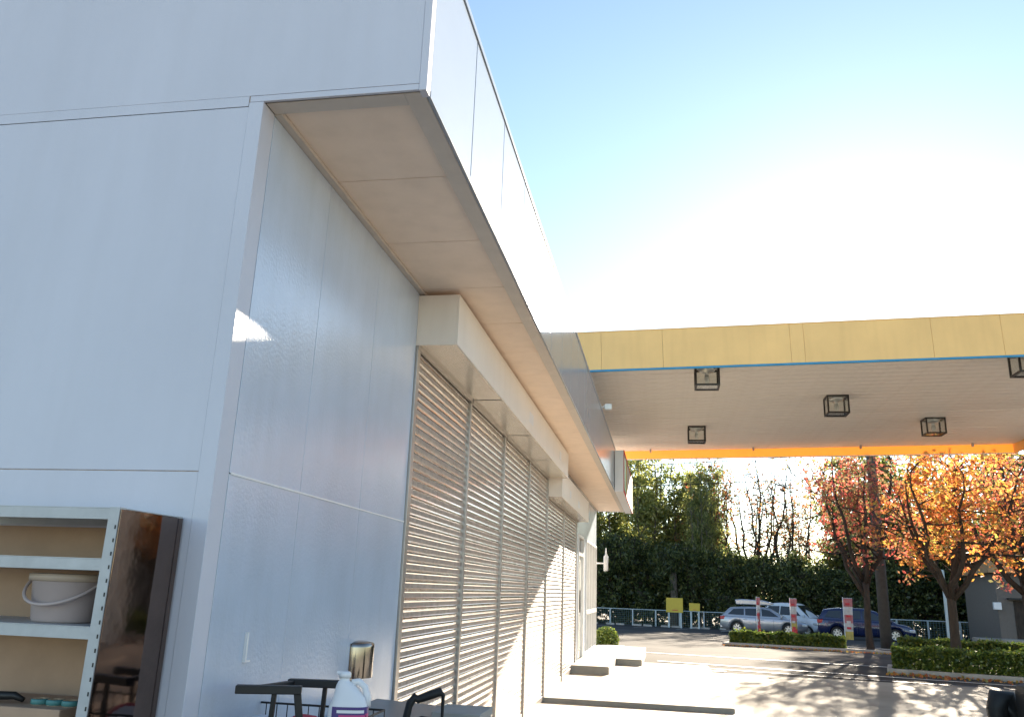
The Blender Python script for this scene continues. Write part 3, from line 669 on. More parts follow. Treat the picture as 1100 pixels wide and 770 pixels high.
# black padded chair at the right edge
t = thing('padded_chair', 'black padded chair cut off at the lower right corner', 'chair', (1.41, 4.0, 0), math.radians(-90))
MB().box(-0.24, 0.24, -0.36, 0.10, 0.44, 0.53).build('seat', M['rubber'], t, bevel=0.035)
MB().box(-0.235, 0.235, 0.105, 0.185, 0.54, 1.12).build('backrest', M['rubber'], t, bevel=0.038)
MB().tube([(0.2, 0.145, 1.121), (-0.2, 0.145, 1.121)], 0.004, 6).build('seam', M['black'], t)
for s in (-1, 1):
    MB().tube([(s * 0.27, 0.12, 0.50), (s * 0.27, 0.12, 0.98), (s * 0.27, 0.09, 1.045), (s * 0.27, 0.065, 1.045), (s * 0.27, 0.05, 1.0), (s * 0.27, 0.05, 0.50)], [0.018, 0.03, 0.046, 0.05, 0.044, 0.018], 14).build('armrest', M['rubber'], t, smooth=True)
    for y in (-0.2, 0.2): MB().tube([(s * 0.2, y - 0.13, 0.44), (s * 0.24, y * 1.2 - 0.13, 0.0)], 0.013).build('leg', M['black'], t)

# ------------------------------------------------------------------ trees
def leaves_mesh(name, m, cen, spread, per, size, rng, droop=0.0, aspect=0.55, flat=0.0):
    """cen: cluster centres; every leaf is one folded diamond"""
    N = len(cen) * per
    c = np.repeat(np.asarray(cen, float), per, axis=0)
    off = rng.normal(0, 1, (N, 3)); off /= np.linalg.norm(off, axis=1)[:, None] + 1e-9
    off *= (rng.random((N, 1)) ** 0.5) * spread; off[:, 2] *= 0.75
    c = c + off
    d = rng.normal(0, 1, (N, 3)); d[:, 2] -= droop; d /= np.linalg.norm(d, axis=1)[:, None]
    e = rng.normal(0, 1, (N, 3)); e[:, 2] *= (1 - flat); e -= d * (e * d).sum(1)[:, None]; e /= np.linalg.norm(e, axis=1)[:, None] + 1e-9
    s = size * (0.6 + 0.8 * rng.random((N, 1)))
    v = np.stack([c - d * s * 0.5, c + e * s * aspect * 0.5, c + d * s * 0.5, c - e * s * aspect * 0.5], 1).reshape(-1, 3)
    me = bpy.data.meshes.new(name); me.vertices.add(4 * N); me.loops.add(4 * N); me.polygons.add(N)
    me.vertices.foreach_set('co', v.ravel()); me.loops.foreach_set('vertex_index', np.arange(4 * N, dtype=np.int32))
    me.polygons.foreach_set('loop_start', np.arange(0, 4 * N, 4, dtype=np.int32)); me.polygons.foreach_set('loop_total', np.full(N, 4, np.int32))
    me.materials.append(m); me.update(); me.validate(); return me
def tree_meshes(seed, fork, trunk_r, limbs, env_c, env_r, ncl, per, leaf, size, spread, bark='bark', twig=0.012, droop=0.3, shell=0.45, lean=(0, 0), zmin=0.0, split=True):
    """trunk with limbs curving into an ellipsoid crown, twigs to leaf clusters"""
    rs = random.Random(seed); rng = np.random.default_rng(seed); mb = MB()
    f = Vector((lean[0], lean[1], fork))
    mb.tube([(0, 0, -0.15), (0, 0, 0.05), f * 0.35 + Vector((rs.uniform(-.04, .04), rs.uniform(-.04, .04), 0)), f * 0.7, f], [trunk_r * 1.5, trunk_r * 1.15, trunk_r * 0.95, trunk_r * 0.88, trunk_r * 0.85], 10)
    nodes = []
    ec = Vector(env_c); er = Vector(env_r)
    for k in range(limbs):
        a = 2 * PI * (k + rs.uniform(-.3, .3)) / limbs; w = rs.uniform(0.45, 0.85) if k else 0.08
        end = Vector((ec.x + er.x * w * math.cos(a), ec.y + er.y * w * math.sin(a), ec.z + er.z * rs.uniform(0.25, 0.8) * (1.1 if k == 0 else 1)))
        pts = []; rad = []
        s0 = f * rs.uniform(0.75, 1.0) if split else f
        for i in range(9):
            t = i / 8; p = s0.lerp(end, t)
            bow = math.sin(t * PI) * 0.12 * (end - s0).length
            p += Vector((math.cos(a) * bow * 0.5, math.sin(a) * bow * 0.5, -bow * 0.3)) + Vector((rs.uniform(-1, 1), rs.uniform(-1, 1), rs.uniform(-.4, .4))) * 0.06 * er.x * (t > 0) * 0.6
            pts.append(p); rad.append(trunk_r * (0.72 if k == 0 else 0.55) * (1 - t) ** 0.8 + twig)
            if i >= 2: nodes.append((p, rad[-1]))
        mb.tube(pts, rad, 7)
        for j in range(4):      # secondary limbs
            i = rs.randint(2, 6); p = pts[i]
            d = Vector((rs.gauss(0, 1) * er.x, rs.gauss(0, 1) * er.y, abs(rs.gauss(0, .7)) * er.z * 0.6)) * 0.38
            q = p + d; sp_ = [p, p.lerp(q, .35) + Vector((0, 0, -.05 * d.length)), p.lerp(q, .7), q]
            r0 = rad[i] * 0.6
            mb.tube(sp_, [r0, r0 * .75, r0 * .5, twig], 6)
            for z in sp_[1:]: nodes.append((z, r0 * 0.4))
    cen = []
    lump = [(Vector((rs.gauss(0, 1), rs.gauss(0, 1), rs.gauss(0, 1))).normalized(), rs.uniform(-0.35, 0.3)) for _ in range(16)]
    tries = 0
    while len(cen) < ncl and tries < ncl * 12:
        tries += 1
        u = Vector((rs.gauss(0, 1), rs.gauss(0, 1), rs.gauss(0, 1))).normalized()
        k = 1.0 + sum(s * max(0, u.dot(d)) ** 6 for d, s in lump)
        r = (rs.random() ** shell) * k
        p = ec + Vector((u.x * er.x * r, u.y * er.y * r, u.z * er.z * r))
        if p.z < zmin: continue
        cen.append(p)
    npos = np.array([n[0] for n in nodes])
    for p in cen:
        i = int(((npos - np.array(p)) ** 2).sum(1).argmin()); q = nodes[i][0]
        m_ = q.lerp(p, 0.5) + Vector((rs.uniform(-.1, .1), rs.uniform(-.1, .1), rs.uniform(0, .15))) * min(1.0, (p - q).length)
        mb.tube([q, m_, p], [min(twig * 1.6, nodes[i][1] + 0.004), twig, twig * 0.5], 4, cap=False)
    return mb.mesh('trunk', M[bark], smooth=True), (leaves_mesh('crown', M[leaf], cen, spread, per, size, rng, droop) if per else None)
def place_tree(name, label, meshes, loc, rz=0, sc=1.0, group=None, szf=1.0, cat='tree'):
    t = thing(name, label, cat, loc, rz, group); t.scale = (sc, sc, sc * szf)
    link('trunk', meshes[0], t)
    if meshes[1]: link('crown', meshes[1], t)
    return t
# the two autumn trees
mt = tree_meshes(11, 2.0, 0.13, 7, (0.35, 0.0, 4.0), (2.7, 2.3, 2.05), 200, 26, 'lf_orange', 0.135, 0.40, zmin=1.9)
place_tree('autumn_tree', 'orange and yellow leaved tree behind the near hedge', mt, (7.62, 24.7, gz(24.7)), 0.4)
mt = tree_meshes(23, 2.3, 0.125, 7, (0.1, 0.0, 5.2), (2.6, 2.3, 2.95), 185, 24, 'lf_red', 0.15, 0.45, zmin=2.2)
place_tree('autumn_tree', 'red leaved tree with forked trunk beside the dark utility pole', mt, (7.0, 31.6, gz(31.6)), 1.2)
mt3 = tree_meshes(29, 2.4, 0.16, 7, (0, 0, 4.9), (2.6, 2.4, 2.6), 170, 24, 'lf_red', 0.15, 0.45, zmin=2.2)
place_tree('autumn_tree', 'dull red tree half hidden behind the orange one', mt3, (11.6, 30.2, gz(30.2)), 2.2)
mt4 = tree_meshes(31, 2.0, 0.15, 7, (0, 0, 3.9), (2.4, 2.2, 1.95), 170, 26, 'lf_orange', 0.15, 0.42, zmin=2.0)
place_tree('autumn_tree', 'orange tree at the right edge of the picture', mt4, (12.6, 24.4, gz(24.4)), 3.9)
# bare and sparse trees in the middle
bare = tree_meshes(41, 2.6, 0.19, 9, (0.3, 0, 8.2), (4.6, 3.4, 5.4), 260, 4, 'lf_sparse', 0.24, 0.5, bark='bark', twig=0.026)
place_tree('bare_tree', 'tall nearly bare tree with many upright limbs against the white sky', bare, (6.6, 67.5, -0.8), 0.0, 1.0)
bare2 = tree_meshes(43, 2.6, 0.18, 6, (0, 0, 8.0), (2.4, 2.2, 5.4), 240, 10, 'lf_sparse', 0.24, 0.5, bark='bark', twig=0.02)
place_tree('bare_tree', 'slender sparse tree with reddish tufts left of the bare one', bare2, (3.4, 66.0, -0.8), 1.0, 1.0)
place_tree('bare_tree', 'thin bare tree just left of the red autumn tree', bare2, (10.6, 70.0, -0.8), 2.6, 0.8)
bare3 = tree_meshes(47, 1.8, 0.14, 7, (0, 0, 7.6), (3.6, 3.0, 5.2), 230, 4, 'lf_sparse', 0.24, 0.5, bark='bark', twig=0.024)
place_tree('bare_tree', 'second spreading bare tree, right of the tall bare one', bare3, (8.9, 66.0, -0.8), 0.7, 1.0)
# tall pale green trees on the left
bam = [tree_meshes(51, 4.0, 0.12, 5, (0, 0, 8.2), (2.0, 2.0, 6.2), 300, 26, 'lf_bamboo', 0.25, 0.62, bark='bark_pale', twig=0.02, droop=0.8),
       tree_meshes(53, 3.5, 0.13, 6, (0.2, 0, 7.6), (2.3, 2.2, 5.6), 310, 26, 'lf_mid', 0.25, 0.62, bark='bark_pale', twig=0.02, droop=0.6)]
GT = 'tall trees behind the fence'
for i, (x, y, k, s, rz, lab) in enumerate((
    (-9.5, 68, 1, 1.0, 0.3, 'tall green tree hidden behind the shop end'), (-6.2, 66.5, 0, 1.0, 1.0, 'tall pale green tree left behind the sign box'),
    (-3.6, 68.5, 1, 1.08, 2.0, 'tall green tree right of the shop corner'), (-1.4, 66.2, 0, 1.05, 3.0, 'tall pale feathery tree above the fence at left'),
    (0.9, 68.0, 1, 0.98, 4.0, 'tall green tree behind the larger yellow board'), (2.2, 71.5, 0, 0.92, 5.0, 'thin pale tree between the yellow boards and the bare trees'),
    (-12.5, 70, 0, 1.1, 2.2, 'tall pale tree far to the left'), (3.0, 64.6, 0, 0.86, 2.7, 'pale green tree with drooping leaves right of the yellow boards'), (15.2, 65.5, 1, 1.2, 5.5, 'tall green tree behind the trunks of the autumn trees'), (31, 66, 1, 1.1, 3.5, 'tall green tree beyond the right edge'), (13.8, 69, 1, 0.95, 0.8, 'yellow-green tree top behind the red autumn tree'),
    (19.5, 66, 1, 1.12, 1.7, 'tall green tree behind the orange autumn tree'), (24.5, 64, 1, 1.25, 2.9, 'tall dark tree at the right edge above the small store'))):
    place_tree('tall_tree', lab, bam[k], (x, y, -0.8), rz, s, GT)
for x, y, sx, sz, rz, lab in ((2.6, 62.9, 0.45, 0.92, 0.6, 'narrow columnar tree just right of the smaller yellow board'), (4.3, 68.0, 0.42, 0.98, 2.4, 'narrow columnar tree left of the bare trees')):
    place_tree('tall_tree', lab, bam[1], (x, y, -0.8), rz, 1.0, GT).scale = (sx, sx, sz)
# dark evergreen mass
ev = [tree_meshes(61, 1.2, 0.16, 6, (0, 0, 3.5), (2.7, 2.4, 3.4), 420, 38, 'lf_dark', 0.22, 0.62, twig=0.02, shell=0.35, zmin=0.05),
      tree_meshes(67, 1.0, 0.14, 6, (0, 0, 2.9), (2.4, 2.2, 2.9), 400, 36, 'lf_dark', 0.21, 0.60, twig=0.02, shell=0.35, zmin=0.05)]
GE = 'dark evergreens behind the fence'
rs = random.Random(5)
ex = [-13.5, -10.6, -8.0, -5.4, -3.0, -0.6, 1.8, 4.2, 6.6, 9.0, 11.5, 13.9, 16.3, 18.7, 21.0, 23.5, 26.4, 29.5, 33, 37, 41, 46]
for i, x in enumerate(ex):
    yy = 65.2 - 0.33 * (x + 4) + rs.uniform(-0.6, 0.6)
    side = 'left of the yellow boards' if x < 0 else ('behind the silver wagon' if x < 8 else ('behind the blue car' if x < 14 else 'beside the small store'))
    place_tree('evergreen_tree', 'dense dark evergreen, %s along the fence row, %s' % (['first', 'second', 'third', 'fourth', 'fifth', 'sixth', 'seventh', 'eighth', 'ninth', 'tenth', 'eleventh', 'twelfth', 'thirteenth', 'fourteenth', 'fifteenth', 'sixteenth', 'seventeenth', 'eighteenth', 'nineteenth', 'twentieth', 'twenty-first', 'last'][i], side),
               ev[i % 2], (x, yy, -0.8), rs.uniform(0, 6), rs.uniform(0.9, 1.2) * (0.76 if 4 < x < 13 else 1.0), GE, rs.uniform(0.9, 1.15))
for i, x in enumerate([-16, -11.5, -7, -2.5, 2, 6.5, 11, 15.5, 20, 25, 30, 36, 42, 48]):
    place_tree('evergreen_tree', 'tall dark evergreen in the back row, %s from the left' % ['first', 'second', 'third', 'fourth', 'fifth', 'sixth', 'seventh', 'eighth', 'ninth', 'tenth', 'eleventh', 'twelfth', 'thirteenth', 'last'][i],
               ev[(i + 1) % 2], (x + rs.uniform(-.5, .5), 73.5 - 0.25 * x + rs.uniform(-1, 1), -0.8), rs.uniform(0, 6), rs.uniform(1.25, 1.5) if not 3 < x < 14 else 0.85, 'back row of evergreens', rs.uniform(0.9, 1.1))
# dark palm-like trunk between the tall trees
t = thing('palm_tree', 'stout palm with drooping dark crown left of the larger yellow board', 'tree', (0.75, 61.8, gz(61.8)))
MB().tube([(0, 0, -0.1), (0.02, 0, 1.5), (-0.02, 0, 3.2), (0, 0, 4.6)], [0.34, 0.27, 0.24, 0.22], 12).build('trunk', M['bark_pale'], t, smooth=True)
mb = MB(); r_ = random.Random(2); cen = []
for k in range(46):
    a = r_.uniform(0, 2 * PI); e = r_.uniform(-0.5, 1.2); L = r_.uniform(1.2, 1.8); up = math.sin(e)
    pts = [Vector((math.cos(a) * L * s * math.cos(e * (1 - s)), math.sin(a) * L * s * math.cos(e * (1 - s)), 4.6 + L * up * s - 1.1 * s * s)) for s in (0, .3, .6, .85, 1)]
    mb.tube(pts, [0.02, 0.016, 0.012, 0.008, 0.004], 4, cap=False); cen += pts[1:]
mb.build('frond_stems', M['bark_pale'], t)
link('crown', leaves_mesh('crown', M['lf_dark'], cen, 0.3, 14, 0.42, np.random.default_rng(4), 0.8, 0.16), t)

# ------------------------------------------------------------------ hedges and the bush
def hedge(label, a, b_, w, hgt, seed, n, size=0.07, name='hedge'):
    a = Vector(a); b_ = Vector(b_); L = (b_ - a).length; ang = math.atan2(b_.y - a.y, b_.x - a.x)
    z0 = gz((a.y + b_.y) / 2)
    t = thing(name, label, 'hedge', (a.x, a.y, z0), ang)
    t.rotation_euler = (0, -math.atan2(gz(b_.y) - gz(a.y), L), ang)
    rng = np.random.default_rng(seed)
    # leaves thick near the outside of the clipped block
    u = rng.random((n, 3)); side = rng.random(n)
    p = np.empty((n, 3)); p[:, 0] = u[:, 0] * L; p[:, 1] = u[:, 1] * w; p[:, 2] = 0.05 + u[:, 2] * (hgt - 0.05)
    d = rng.random(n) ** 2 * 0.16
    top = side < 0.42; fr = (side >= 0.42) & (side < 0.70); bk_ = (side >= 0.70) & (side < 0.86); en = side > 0.94
    p[top, 2] = hgt - d[top]; p[fr, 1] = d[fr]; p[bk_, 1] = w - d[bk_]
    p[en, 0] = np.where(rng.random(en.sum()) < .5, d[en], L - d[en])
    lumps = 0.03 * np.sin(p[:, 0] * 5.1 + seed) + 0.025 * np.sin(p[:, 0] * 11.3 + p[:, 1] * 6)
    p[:, 2] += lumps * (p[:, 2] / hgt); p[:, 1] += lumps * 0.6
    sh = (rng.random(n) < 0.03) & top; p[sh, 2] += rng.random(sh.sum()) * 0.12
    link('foliage', leaves_mesh('foliage', M['lf_hedge'], p, 0.03, 1, size, rng, 0.0, 0.7), t)
    mb = MB(); r = random.Random(seed)
    for k in range(int(L * 5)):
        x = (k + r.random()) / 5; y = w * r.uniform(.3, .7)
        mb.tube([(x, y, -0.05), (x + r.uniform(-.05, .05), y, hgt * .45), (x + r.uniform(-.15, .15), y + r.uniform(-.12, .12), hgt * 0.85)], [0.012, 0.009, 0.004], 5)
    mb.build('stems', M['bark'], t)
    # bed below: soil inside a low kerb
    return t
def bed(x, y, L0, L1, w):
    q = [road_pt(x, y, L0), road_pt(x, y, L1), road_pt(x, y, L1, w), road_pt(x, y, L0, w)]
    cx = sum(p[0] for p in q) / 4; cy_ = sum(p[1] for p in q) / 4
    mb = MB(); i_ = 0.14
    def ring(dd, dz):
        return [(*road_pt(x, y, L0 + dd, dd), dz), (*road_pt(x, y, L1 - dd, dd), dz), (*road_pt(x, y, L1 - dd, w - dd), dz), (*road_pt(x, y, L0 + dd, w - dd), dz)]
    def zz(r): return [(a, b_, gz(b_) + c) for a, b_, c in r]
    o, ot, it, ib = zz(ring(0, -0.1)), zz(ring(0, 0.10)), zz(ring(i_, 0.10)), zz(ring(i_, 0.0))
    mb.add(o + ot + it + ib, [(k + 4 * l, (k + 1) % 4 + 4 * l, (k + 1) % 4 + 4 * l + 4, k + 4 * l + 4) for l in range(3) for k in range(4)])
    struct(mb.build('kerb', M['kerb'], bevel=0.015))
    s_ = MB(); s_.add(zz(ring(i_ - 0.005, 0.07)), [(0, 1, 2, 3)]); struct(s_.build('planting_bed', M['soil']))
bed(4.6, 19.45, 0, 14, 1.7)
bed(2.0, 31.2, 0, 14, 2.2)
hedge('clipped yellow-green hedge in front of the orange tree', (4.78, 19.62), road_pt(4.78, 19.62, 9), 0.85, 0.50, 3, 48000, 0.066)
hedge('low hedge along the street below the silver wagon', (2.3, 31.5), (6.0, 30.75), 0.7, 0.44, 5, 14000, 0.09)
hedge('low hedge right of the red tree, behind the near hedge', (8.0, 31.9), (12.0, 31.0), 0.7, 0.44, 6, 14000, 0.09)
t = thing('round_bush', 'small round bush at the far corner of the shop', 'bush', (-1.45, 22.2, gz(22.2))); t.scale = (0.9, 0.9, 0.9)
rng = np.random.default_rng(8); d = rng.normal(0, 1, (2600, 3)); d /= np.linalg.norm(d, axis=1)[:, None]; d *= (rng.random((2600, 1)) ** 0.3); d[:, 2] = d[:, 2] * 0.34 + 0.36; d[:, :2] *= 0.36
link('foliage', leaves_mesh('foliage', M['lf_hedge'], d, 0.03, 1, 0.06, rng, 0, 0.7), t)
MB().tube([(0, 0, -0.03), (0, 0, 0.3), (0.05, 0.03, 0.5)], [0.02, 0.015, 0.006], 6).build('stem', M['bark'], t)
# fallen leaves along the kerbs
rng = np.random.default_rng(12); N = 1500
L_ = rng.random(N) * 13; O_ = -np.abs(rng.normal(0, 0.35, N)); half = rng.random(N) < 0.55
P_ = []
for l, o, h_ in zip(L_, O_, half):
    x, y = road_pt(4.6, 19.45, l, o) if h_ else road_pt(2.0, 31.2, l, o)
    P_.append((x, y, gz(y) + 0.022))
lf = leaves_mesh('fallen_leaves', M['lf_orange'], P_, 0.012, 1, 0.075, rng, 0, 0.7)
o = link('fallen_leaves', lf); o['kind'] = 'stuff'; tag(o, 'fallen orange leaves scattered along the kerbs', 'leaves')

# ------------------------------------------------------------------ utility pole and wires
t = thing('utility_pole', 'dark utility pole rising behind the red autumn tree', 'pole', (8.1, 34.0, gz(34)))
MB().tube([(0, 0, -0.3), (0, 0, 4), (-0.02, 0, 8.75)], [0.21, 0.19, 0.165], 14).build('shaft', M['pole'], t, smooth=True)
MB().box(-0.9, 0.9, -0.05, 0.05, 8.3, 8.4).build('cross_arm', M['pole'], t)
for x in (-0.8, 0, 0.8): MB().lathe([(0.001, 8.58), (0.05, 8.56), (0.06, 8.48), (0.03, 8.401)], 10, (x, 0, 0)).build('insulator', M['white_plastic'], t)
for i, (z, dz) in enumerate(((7.35, 0.5), (6.4, 0.4))):
    pts = [(8.1 + s * 60 - 0.25, 34.15 - s * 14, gz(34) + z - dz * (1 - (2 * abs(s) - 1) ** 2) * 1.2) for s in [k / 10 for k in range(-10, 1)]]
    w = MB().tube(pts, 0.016, 5).build('overhead_wire', M['black']); tag(w, ['upper', 'lower'][i] + ' overhead cable running left from the utility pole', 'cable')
t = thing('slim_post', 'thin white metal post behind the orange tree', 'post', (13.0, 43.0, gz(43)))
MB().tube([(0, 0, -0.1), (0, 0, 3.35)], 0.075, 10).build('shaft', M['fence'], t)
MB().lathe([(0.075, 3.35), (0.085, 3.36), (0.04, 3.42), (0.001, 3.43)], 10).build('cap', M['fence'], t)

# ------------------------------------------------------------------ fence, boards, wheel stops
fa, fb = Vector((-7.0, 62.9)), Vector((22.0, 52.9))
F_ = thing('wire_fence', 'pale post and wire fence along the back of the car park', 'fence', (fa.x, fa.y, gz(fa.y)))
L = (fb - fa).length; du = (fb - fa) / L; nP = 18
def fpt(s, z): p = du * s; return (p.x, p.y, gz(fa.y + p.y) - gz(fa.y) + z)
pm = MB().box(-0.045, 0.045, -0.045, 0.045, -0.1, 1.1).mesh('post', M['fence'])
for k in range(nP + 1): link('post', pm, F_, fpt(L * k / nP, 0))
for k in range(nP):
    MB().tube([fpt(L * k / nP, 1.09), fpt(L * (k + 1) / nP, 1.09)], 0.03, 6).build('top_rail', M['fence'], F_)
mb = MB()
for k in range(int(L / 0.16)):
    s = k * 0.16
    mb.tube([fpt(s, 0.04), fpt(s, 1.07)], 0.011, 3, cap=False)
for z in [0.05 + 0.13 * k for k in range(8)]:
    for k in range(nP): mb.tube([fpt(L * k / nP, z), fpt(L * (k + 1) / nP, z)], 0.011, 3, cap=False)
w = mb.build('wire_mesh', M['fence_wire'], F_); w['kind'] = 'stuff'
def board(label, x, y, w, h0, h1, rz):
    t = thing('notice_board', label, 'sign', (x, y, gz(y)), rz)
    MB().box(-w / 2, w / 2, -0.03, 0.03, h0, h1).build('panel', M['sign_yellow'], t, bevel=0.01)
    MB().box(-w * .14, w * .2, -0.034, -0.0305, h0 + 0.14 * (h1 - h0), h0 + 0.19 * (h1 - h0)).build('red_print', M['red_print'], t)
    for s in (-1, 1): MB().box(s * w * .36 - 0.055, s * w * .36 + 0.055, 0.031, 0.10, -0.1, h1 - 0.1).build('leg', M['fence'], t)
board('larger plain yellow notice board on two posts by the fence', 0.72, 58.6, 1.15, 0.98, 1.92, -0.3)
board('smaller yellow notice board on two posts by the fence', 2.02, 58.2, 0.72, 1.12, 1.62, -0.3)
sm = MB().prism([(-0.07, 0), (0.07, 0), (0.05, 0.12), (-0.05, 0.12)], -0.3, 0.3, 'x').mesh('wheel_stop', M['kerb'], bevel=0.01)
for i in range(11):
    x = -4.9 + i * 0.95 + (0.25 if i % 2 else 0); y = fa.y + (x - fa.x) * du.y / du.x - 1.0
    o = link('wheel_stop', sm, None, (x, y, gz(y))); o.rotation_euler = (0, 0, math.atan2(du.y, du.x))
    tag(o, 'pale concrete wheel stop, %s from the left along the wire fence' % ['first', 'second', 'third', 'fourth', 'fifth', 'sixth', 'seventh', 'eighth', 'ninth', 'tenth', 'eleventh'][i], 'wheel stop', 'wheel stops along the fence')

# ------------------------------------------------------------------ cars
def smoothstep(a, b_, t): t = min(1, max(0, (t - a) / (b_ - a))); return t * t * (3 - 2 * t)
def interp(tab, x):
    for (x0, z0), (x1, z1) in zip(tab[:-1], tab[1:]):
        if x <= x1: return z0 + (z1 - z0) * (x - x0) / (x1 - x0)
    return tab[-1][1]
def car(name, label, loc, rz, paint, L, Wd, belt, roof, wheels, wr, panes, glassF, glassR, roofbox=False):
    """belt/roof: tables of height along the length (front = +x); panes: side windows as (x, z) polygons"""
    t = thing(name, label, 'car', loc, rz)
    hw = Wd / 2; x0, x1 = -L / 2, L / 2
    N = 60; mb = MB(); vs = []; fs = []; nc = 9
    for i in range(N + 1):
        x = x0 + (x1 - x0) * i / N
        pin = 1 - 0.16 * smoothstep(x1 - 0.75, x1, x) ** 1.2 - 0.10 * smoothstep(x0 + 0.5, x0, x)
        zb = 0.20 + 0.10 * smoothstep(x1 - 0.4, x1, x) + 0.10 * smoothstep(x0 + 0.4, x0, x); zt = interp(belt, x)
        za = zb
        for wx in wheels:
            d = abs(x - wx); R = wr + 0.055
            if d < R: za = max(za, wr + math.sqrt(R * R - d * d))
        h = hw * pin
        half = [(0.0, zb), (h * 0.70, zb), (h * 0.93, za), (h * 0.985, max(za, zb + 0.16)), (h, max(za + .01, zb + (zt - zb) * 0.55)), (h * 0.985, zt - 0.10), (h * 0.95, zt - 0.03), (h * 0.86, zt + 0.01), (0.0, zt + 0.03)]
        vs += [(x, y, z) for y, z in half]
    for i in range(N):
        for k in range(nc - 1): o = i * nc + k; fs.append((o, o + 1, o + nc + 1, o + nc))
    for i, s in ((0, 1), (N, -1)): fs.append(tuple(range(i * nc, i * nc + nc)))
    nv = len(vs); vs2 = vs + [(x, -y, z) for x, y, z in vs]; fs2 = fs + [tuple(nv + k for k in f) for f in fs]
    mb.add(vs2, fs2); body = mb.build('body', M[paint], t, smooth=True)
    # greenhouse
    gx0, gx1 = roof[0][0], roof[-1][0]; mb = MB(); vs = []; fs = []; nc = 6
    def sidey(x, z): return hw * (0.93 - 0.20 * (z - interp(belt, x)) / 0.55)
    for i in range(41):
        x = gx0 + (gx1 - gx0) * i / 40; zt = interp(belt, x) - 0.02; zr = max(interp(roof, x), zt + 0.001)
        yr = sidey(x, zr)
        vs += [(x, hw * 0.93, zt), (x, (hw * .93 + yr) / 2, (zt + zr) / 2), (x, yr, max(zt, zr - 0.04)), (x, yr - 0.06, zr), (x, yr * .5, zr + 0.018), (x, 0, zr + 0.025)]
    for i in range(40):
        for k in range(nc - 1): o = i * nc + k; fs.append((o, o + 1, o + nc + 1, o + nc))
    nv = len(vs); mb.add(vs + [(x, -y, z) for x, y, z in vs], fs + [tuple(nv + k for k in f) for f in fs])
    mb.build('roof', M[paint], t, smooth=True)
    for s in (-1, 1):
        for poly in panes:
            p = MB(); p.add([(x, s * (sidey(x, z) + 0.014), z) for x, z in poly], [tuple(range(len(poly)))]); p.build('side_window', M['car_glass'], t)
    for nm, (xa, za, xb_, zb_) in (('windscreen', glassF), ('rear_window', glassR)):
        p = MB(); off = 0.02 if nm == 'windscreen' else -0.02
        p.add([(xa + off, -hw * .80, za), (xa + off, hw * .80, za), (xb_ + off, hw * .66, zb_), (xb_ + off, -hw * .66, zb_)], [(0, 1, 2, 3)]); p.build(nm, M['car_glass'], t)
    for wx in wheels:
        for s in (-1, 1):
            wh = MB().lathe([(wr * .66, -0.10), (wr * .95, -0.10), (wr, -0.07), (wr, 0.07), (wr * .95, 0.10), (wr * .66, 0.10), (wr * .66, -0.10)], 28)
            wh.v = [(wx + x, s * (hw - 0.12) + z, wr + y) for x, y, z in wh.v]; tw = wh.build('wheel', M['rubber'], t)
            rm = MB()
            for k in range(7):
                a = 2 * PI * k / 7; c_, s_ = math.cos(a), math.sin(a); yy = s * (hw - 0.03)
                q = [(0.03, -0.045), (wr * .66, -0.035), (wr * .66, 0.035), (0.03, 0.045)]
                rm.add([(wx + c_ * u - s_ * v, yy, wr + s_ * u + c_ * v) for u, v in q], [(0, 1, 2, 3)])
            ring = MB().lathe([(wr * .60, 0.0), (wr * .67, 0.012), (wr * .67, -0.03)], 28); rm.add([(wx + x, s * (hw - 0.03 + z), wr + y) for x, y, z in ring.v], ring.f)
            rm.build('rim', M['alu'], tw)
            dk = MB().lathe([(0.001, 0), (wr * .64, 0)], 20); d2 = MB(); d2.add([(wx + x, s * (hw - 0.07), wr + y) for x, y, z in dk.v], dk.f); d2.build('brake_shade', M['black'], tw)
    zb = interp(belt, x0 + .05)
    for s in (-1, 1):
        a, b_ = sorted((s * hw * .60, s * hw * .935))
        MB().box(x0 - 0.012, x0 + 0.30, a, b_, zb - 0.20, zb - 0.02).build('tail_lamp', M['tail'], t, bevel=0.03)
        a, b_ = sorted((s * hw * .52, s * hw * .90)); zf = interp(belt, x1 - .1)
        MB().box(x1 - 0.42, x1 - 0.015, a, b_, zf - 0.17, zf - 0.02).build('headlight', M['headlamp'], t, bevel=0.03)
        mx = roof[-1][0] - 0.25; a, b_ = sorted((s * hw * .93, s * (hw + 0.16)))
        MB().box(mx - 0.06, mx + 0.06, a, b_, interp(belt, mx) + 0.02, interp(belt, mx) + 0.16).build('mirror', M[paint], t, bevel=0.03)
        for hx in (-0.05, -1.0):
            MB().box(hx - 0.1, hx + 0.1, *sorted((s * (hw - 0.02), s * (hw + 0.022))), interp(belt, hx) - 0.17, interp(belt, hx) - 0.135).build('door_handle', M[paint], t, bevel=0.008)
        for sx_ in (0.55, -0.42, -1.30):
            MB().box(sx_ - 0.006, sx_ + 0.006, *sorted((s * (hw - 0.02), s * (hw + 0.0035))), 0.34, interp(belt, sx_) - 0.12).build('door_seam', M['black'], t)
    MB().box(x0 - 0.03, x0 + 0.12, -hw * .88, hw * .88, 0.28, 0.50).build('bumper', M[paint], t, bevel=0.04)
    MB().box(x1 - 0.12, x1 + 0.02, -hw * .78, hw * .78, 0.26, 0.46).build('bumper', M[paint], t, bevel=0.04)
    MB().box(x0 + .3, x1 - .3, -hw * .8, hw * .8, 0.17, 0.30).build('underbody', M['black'], t)
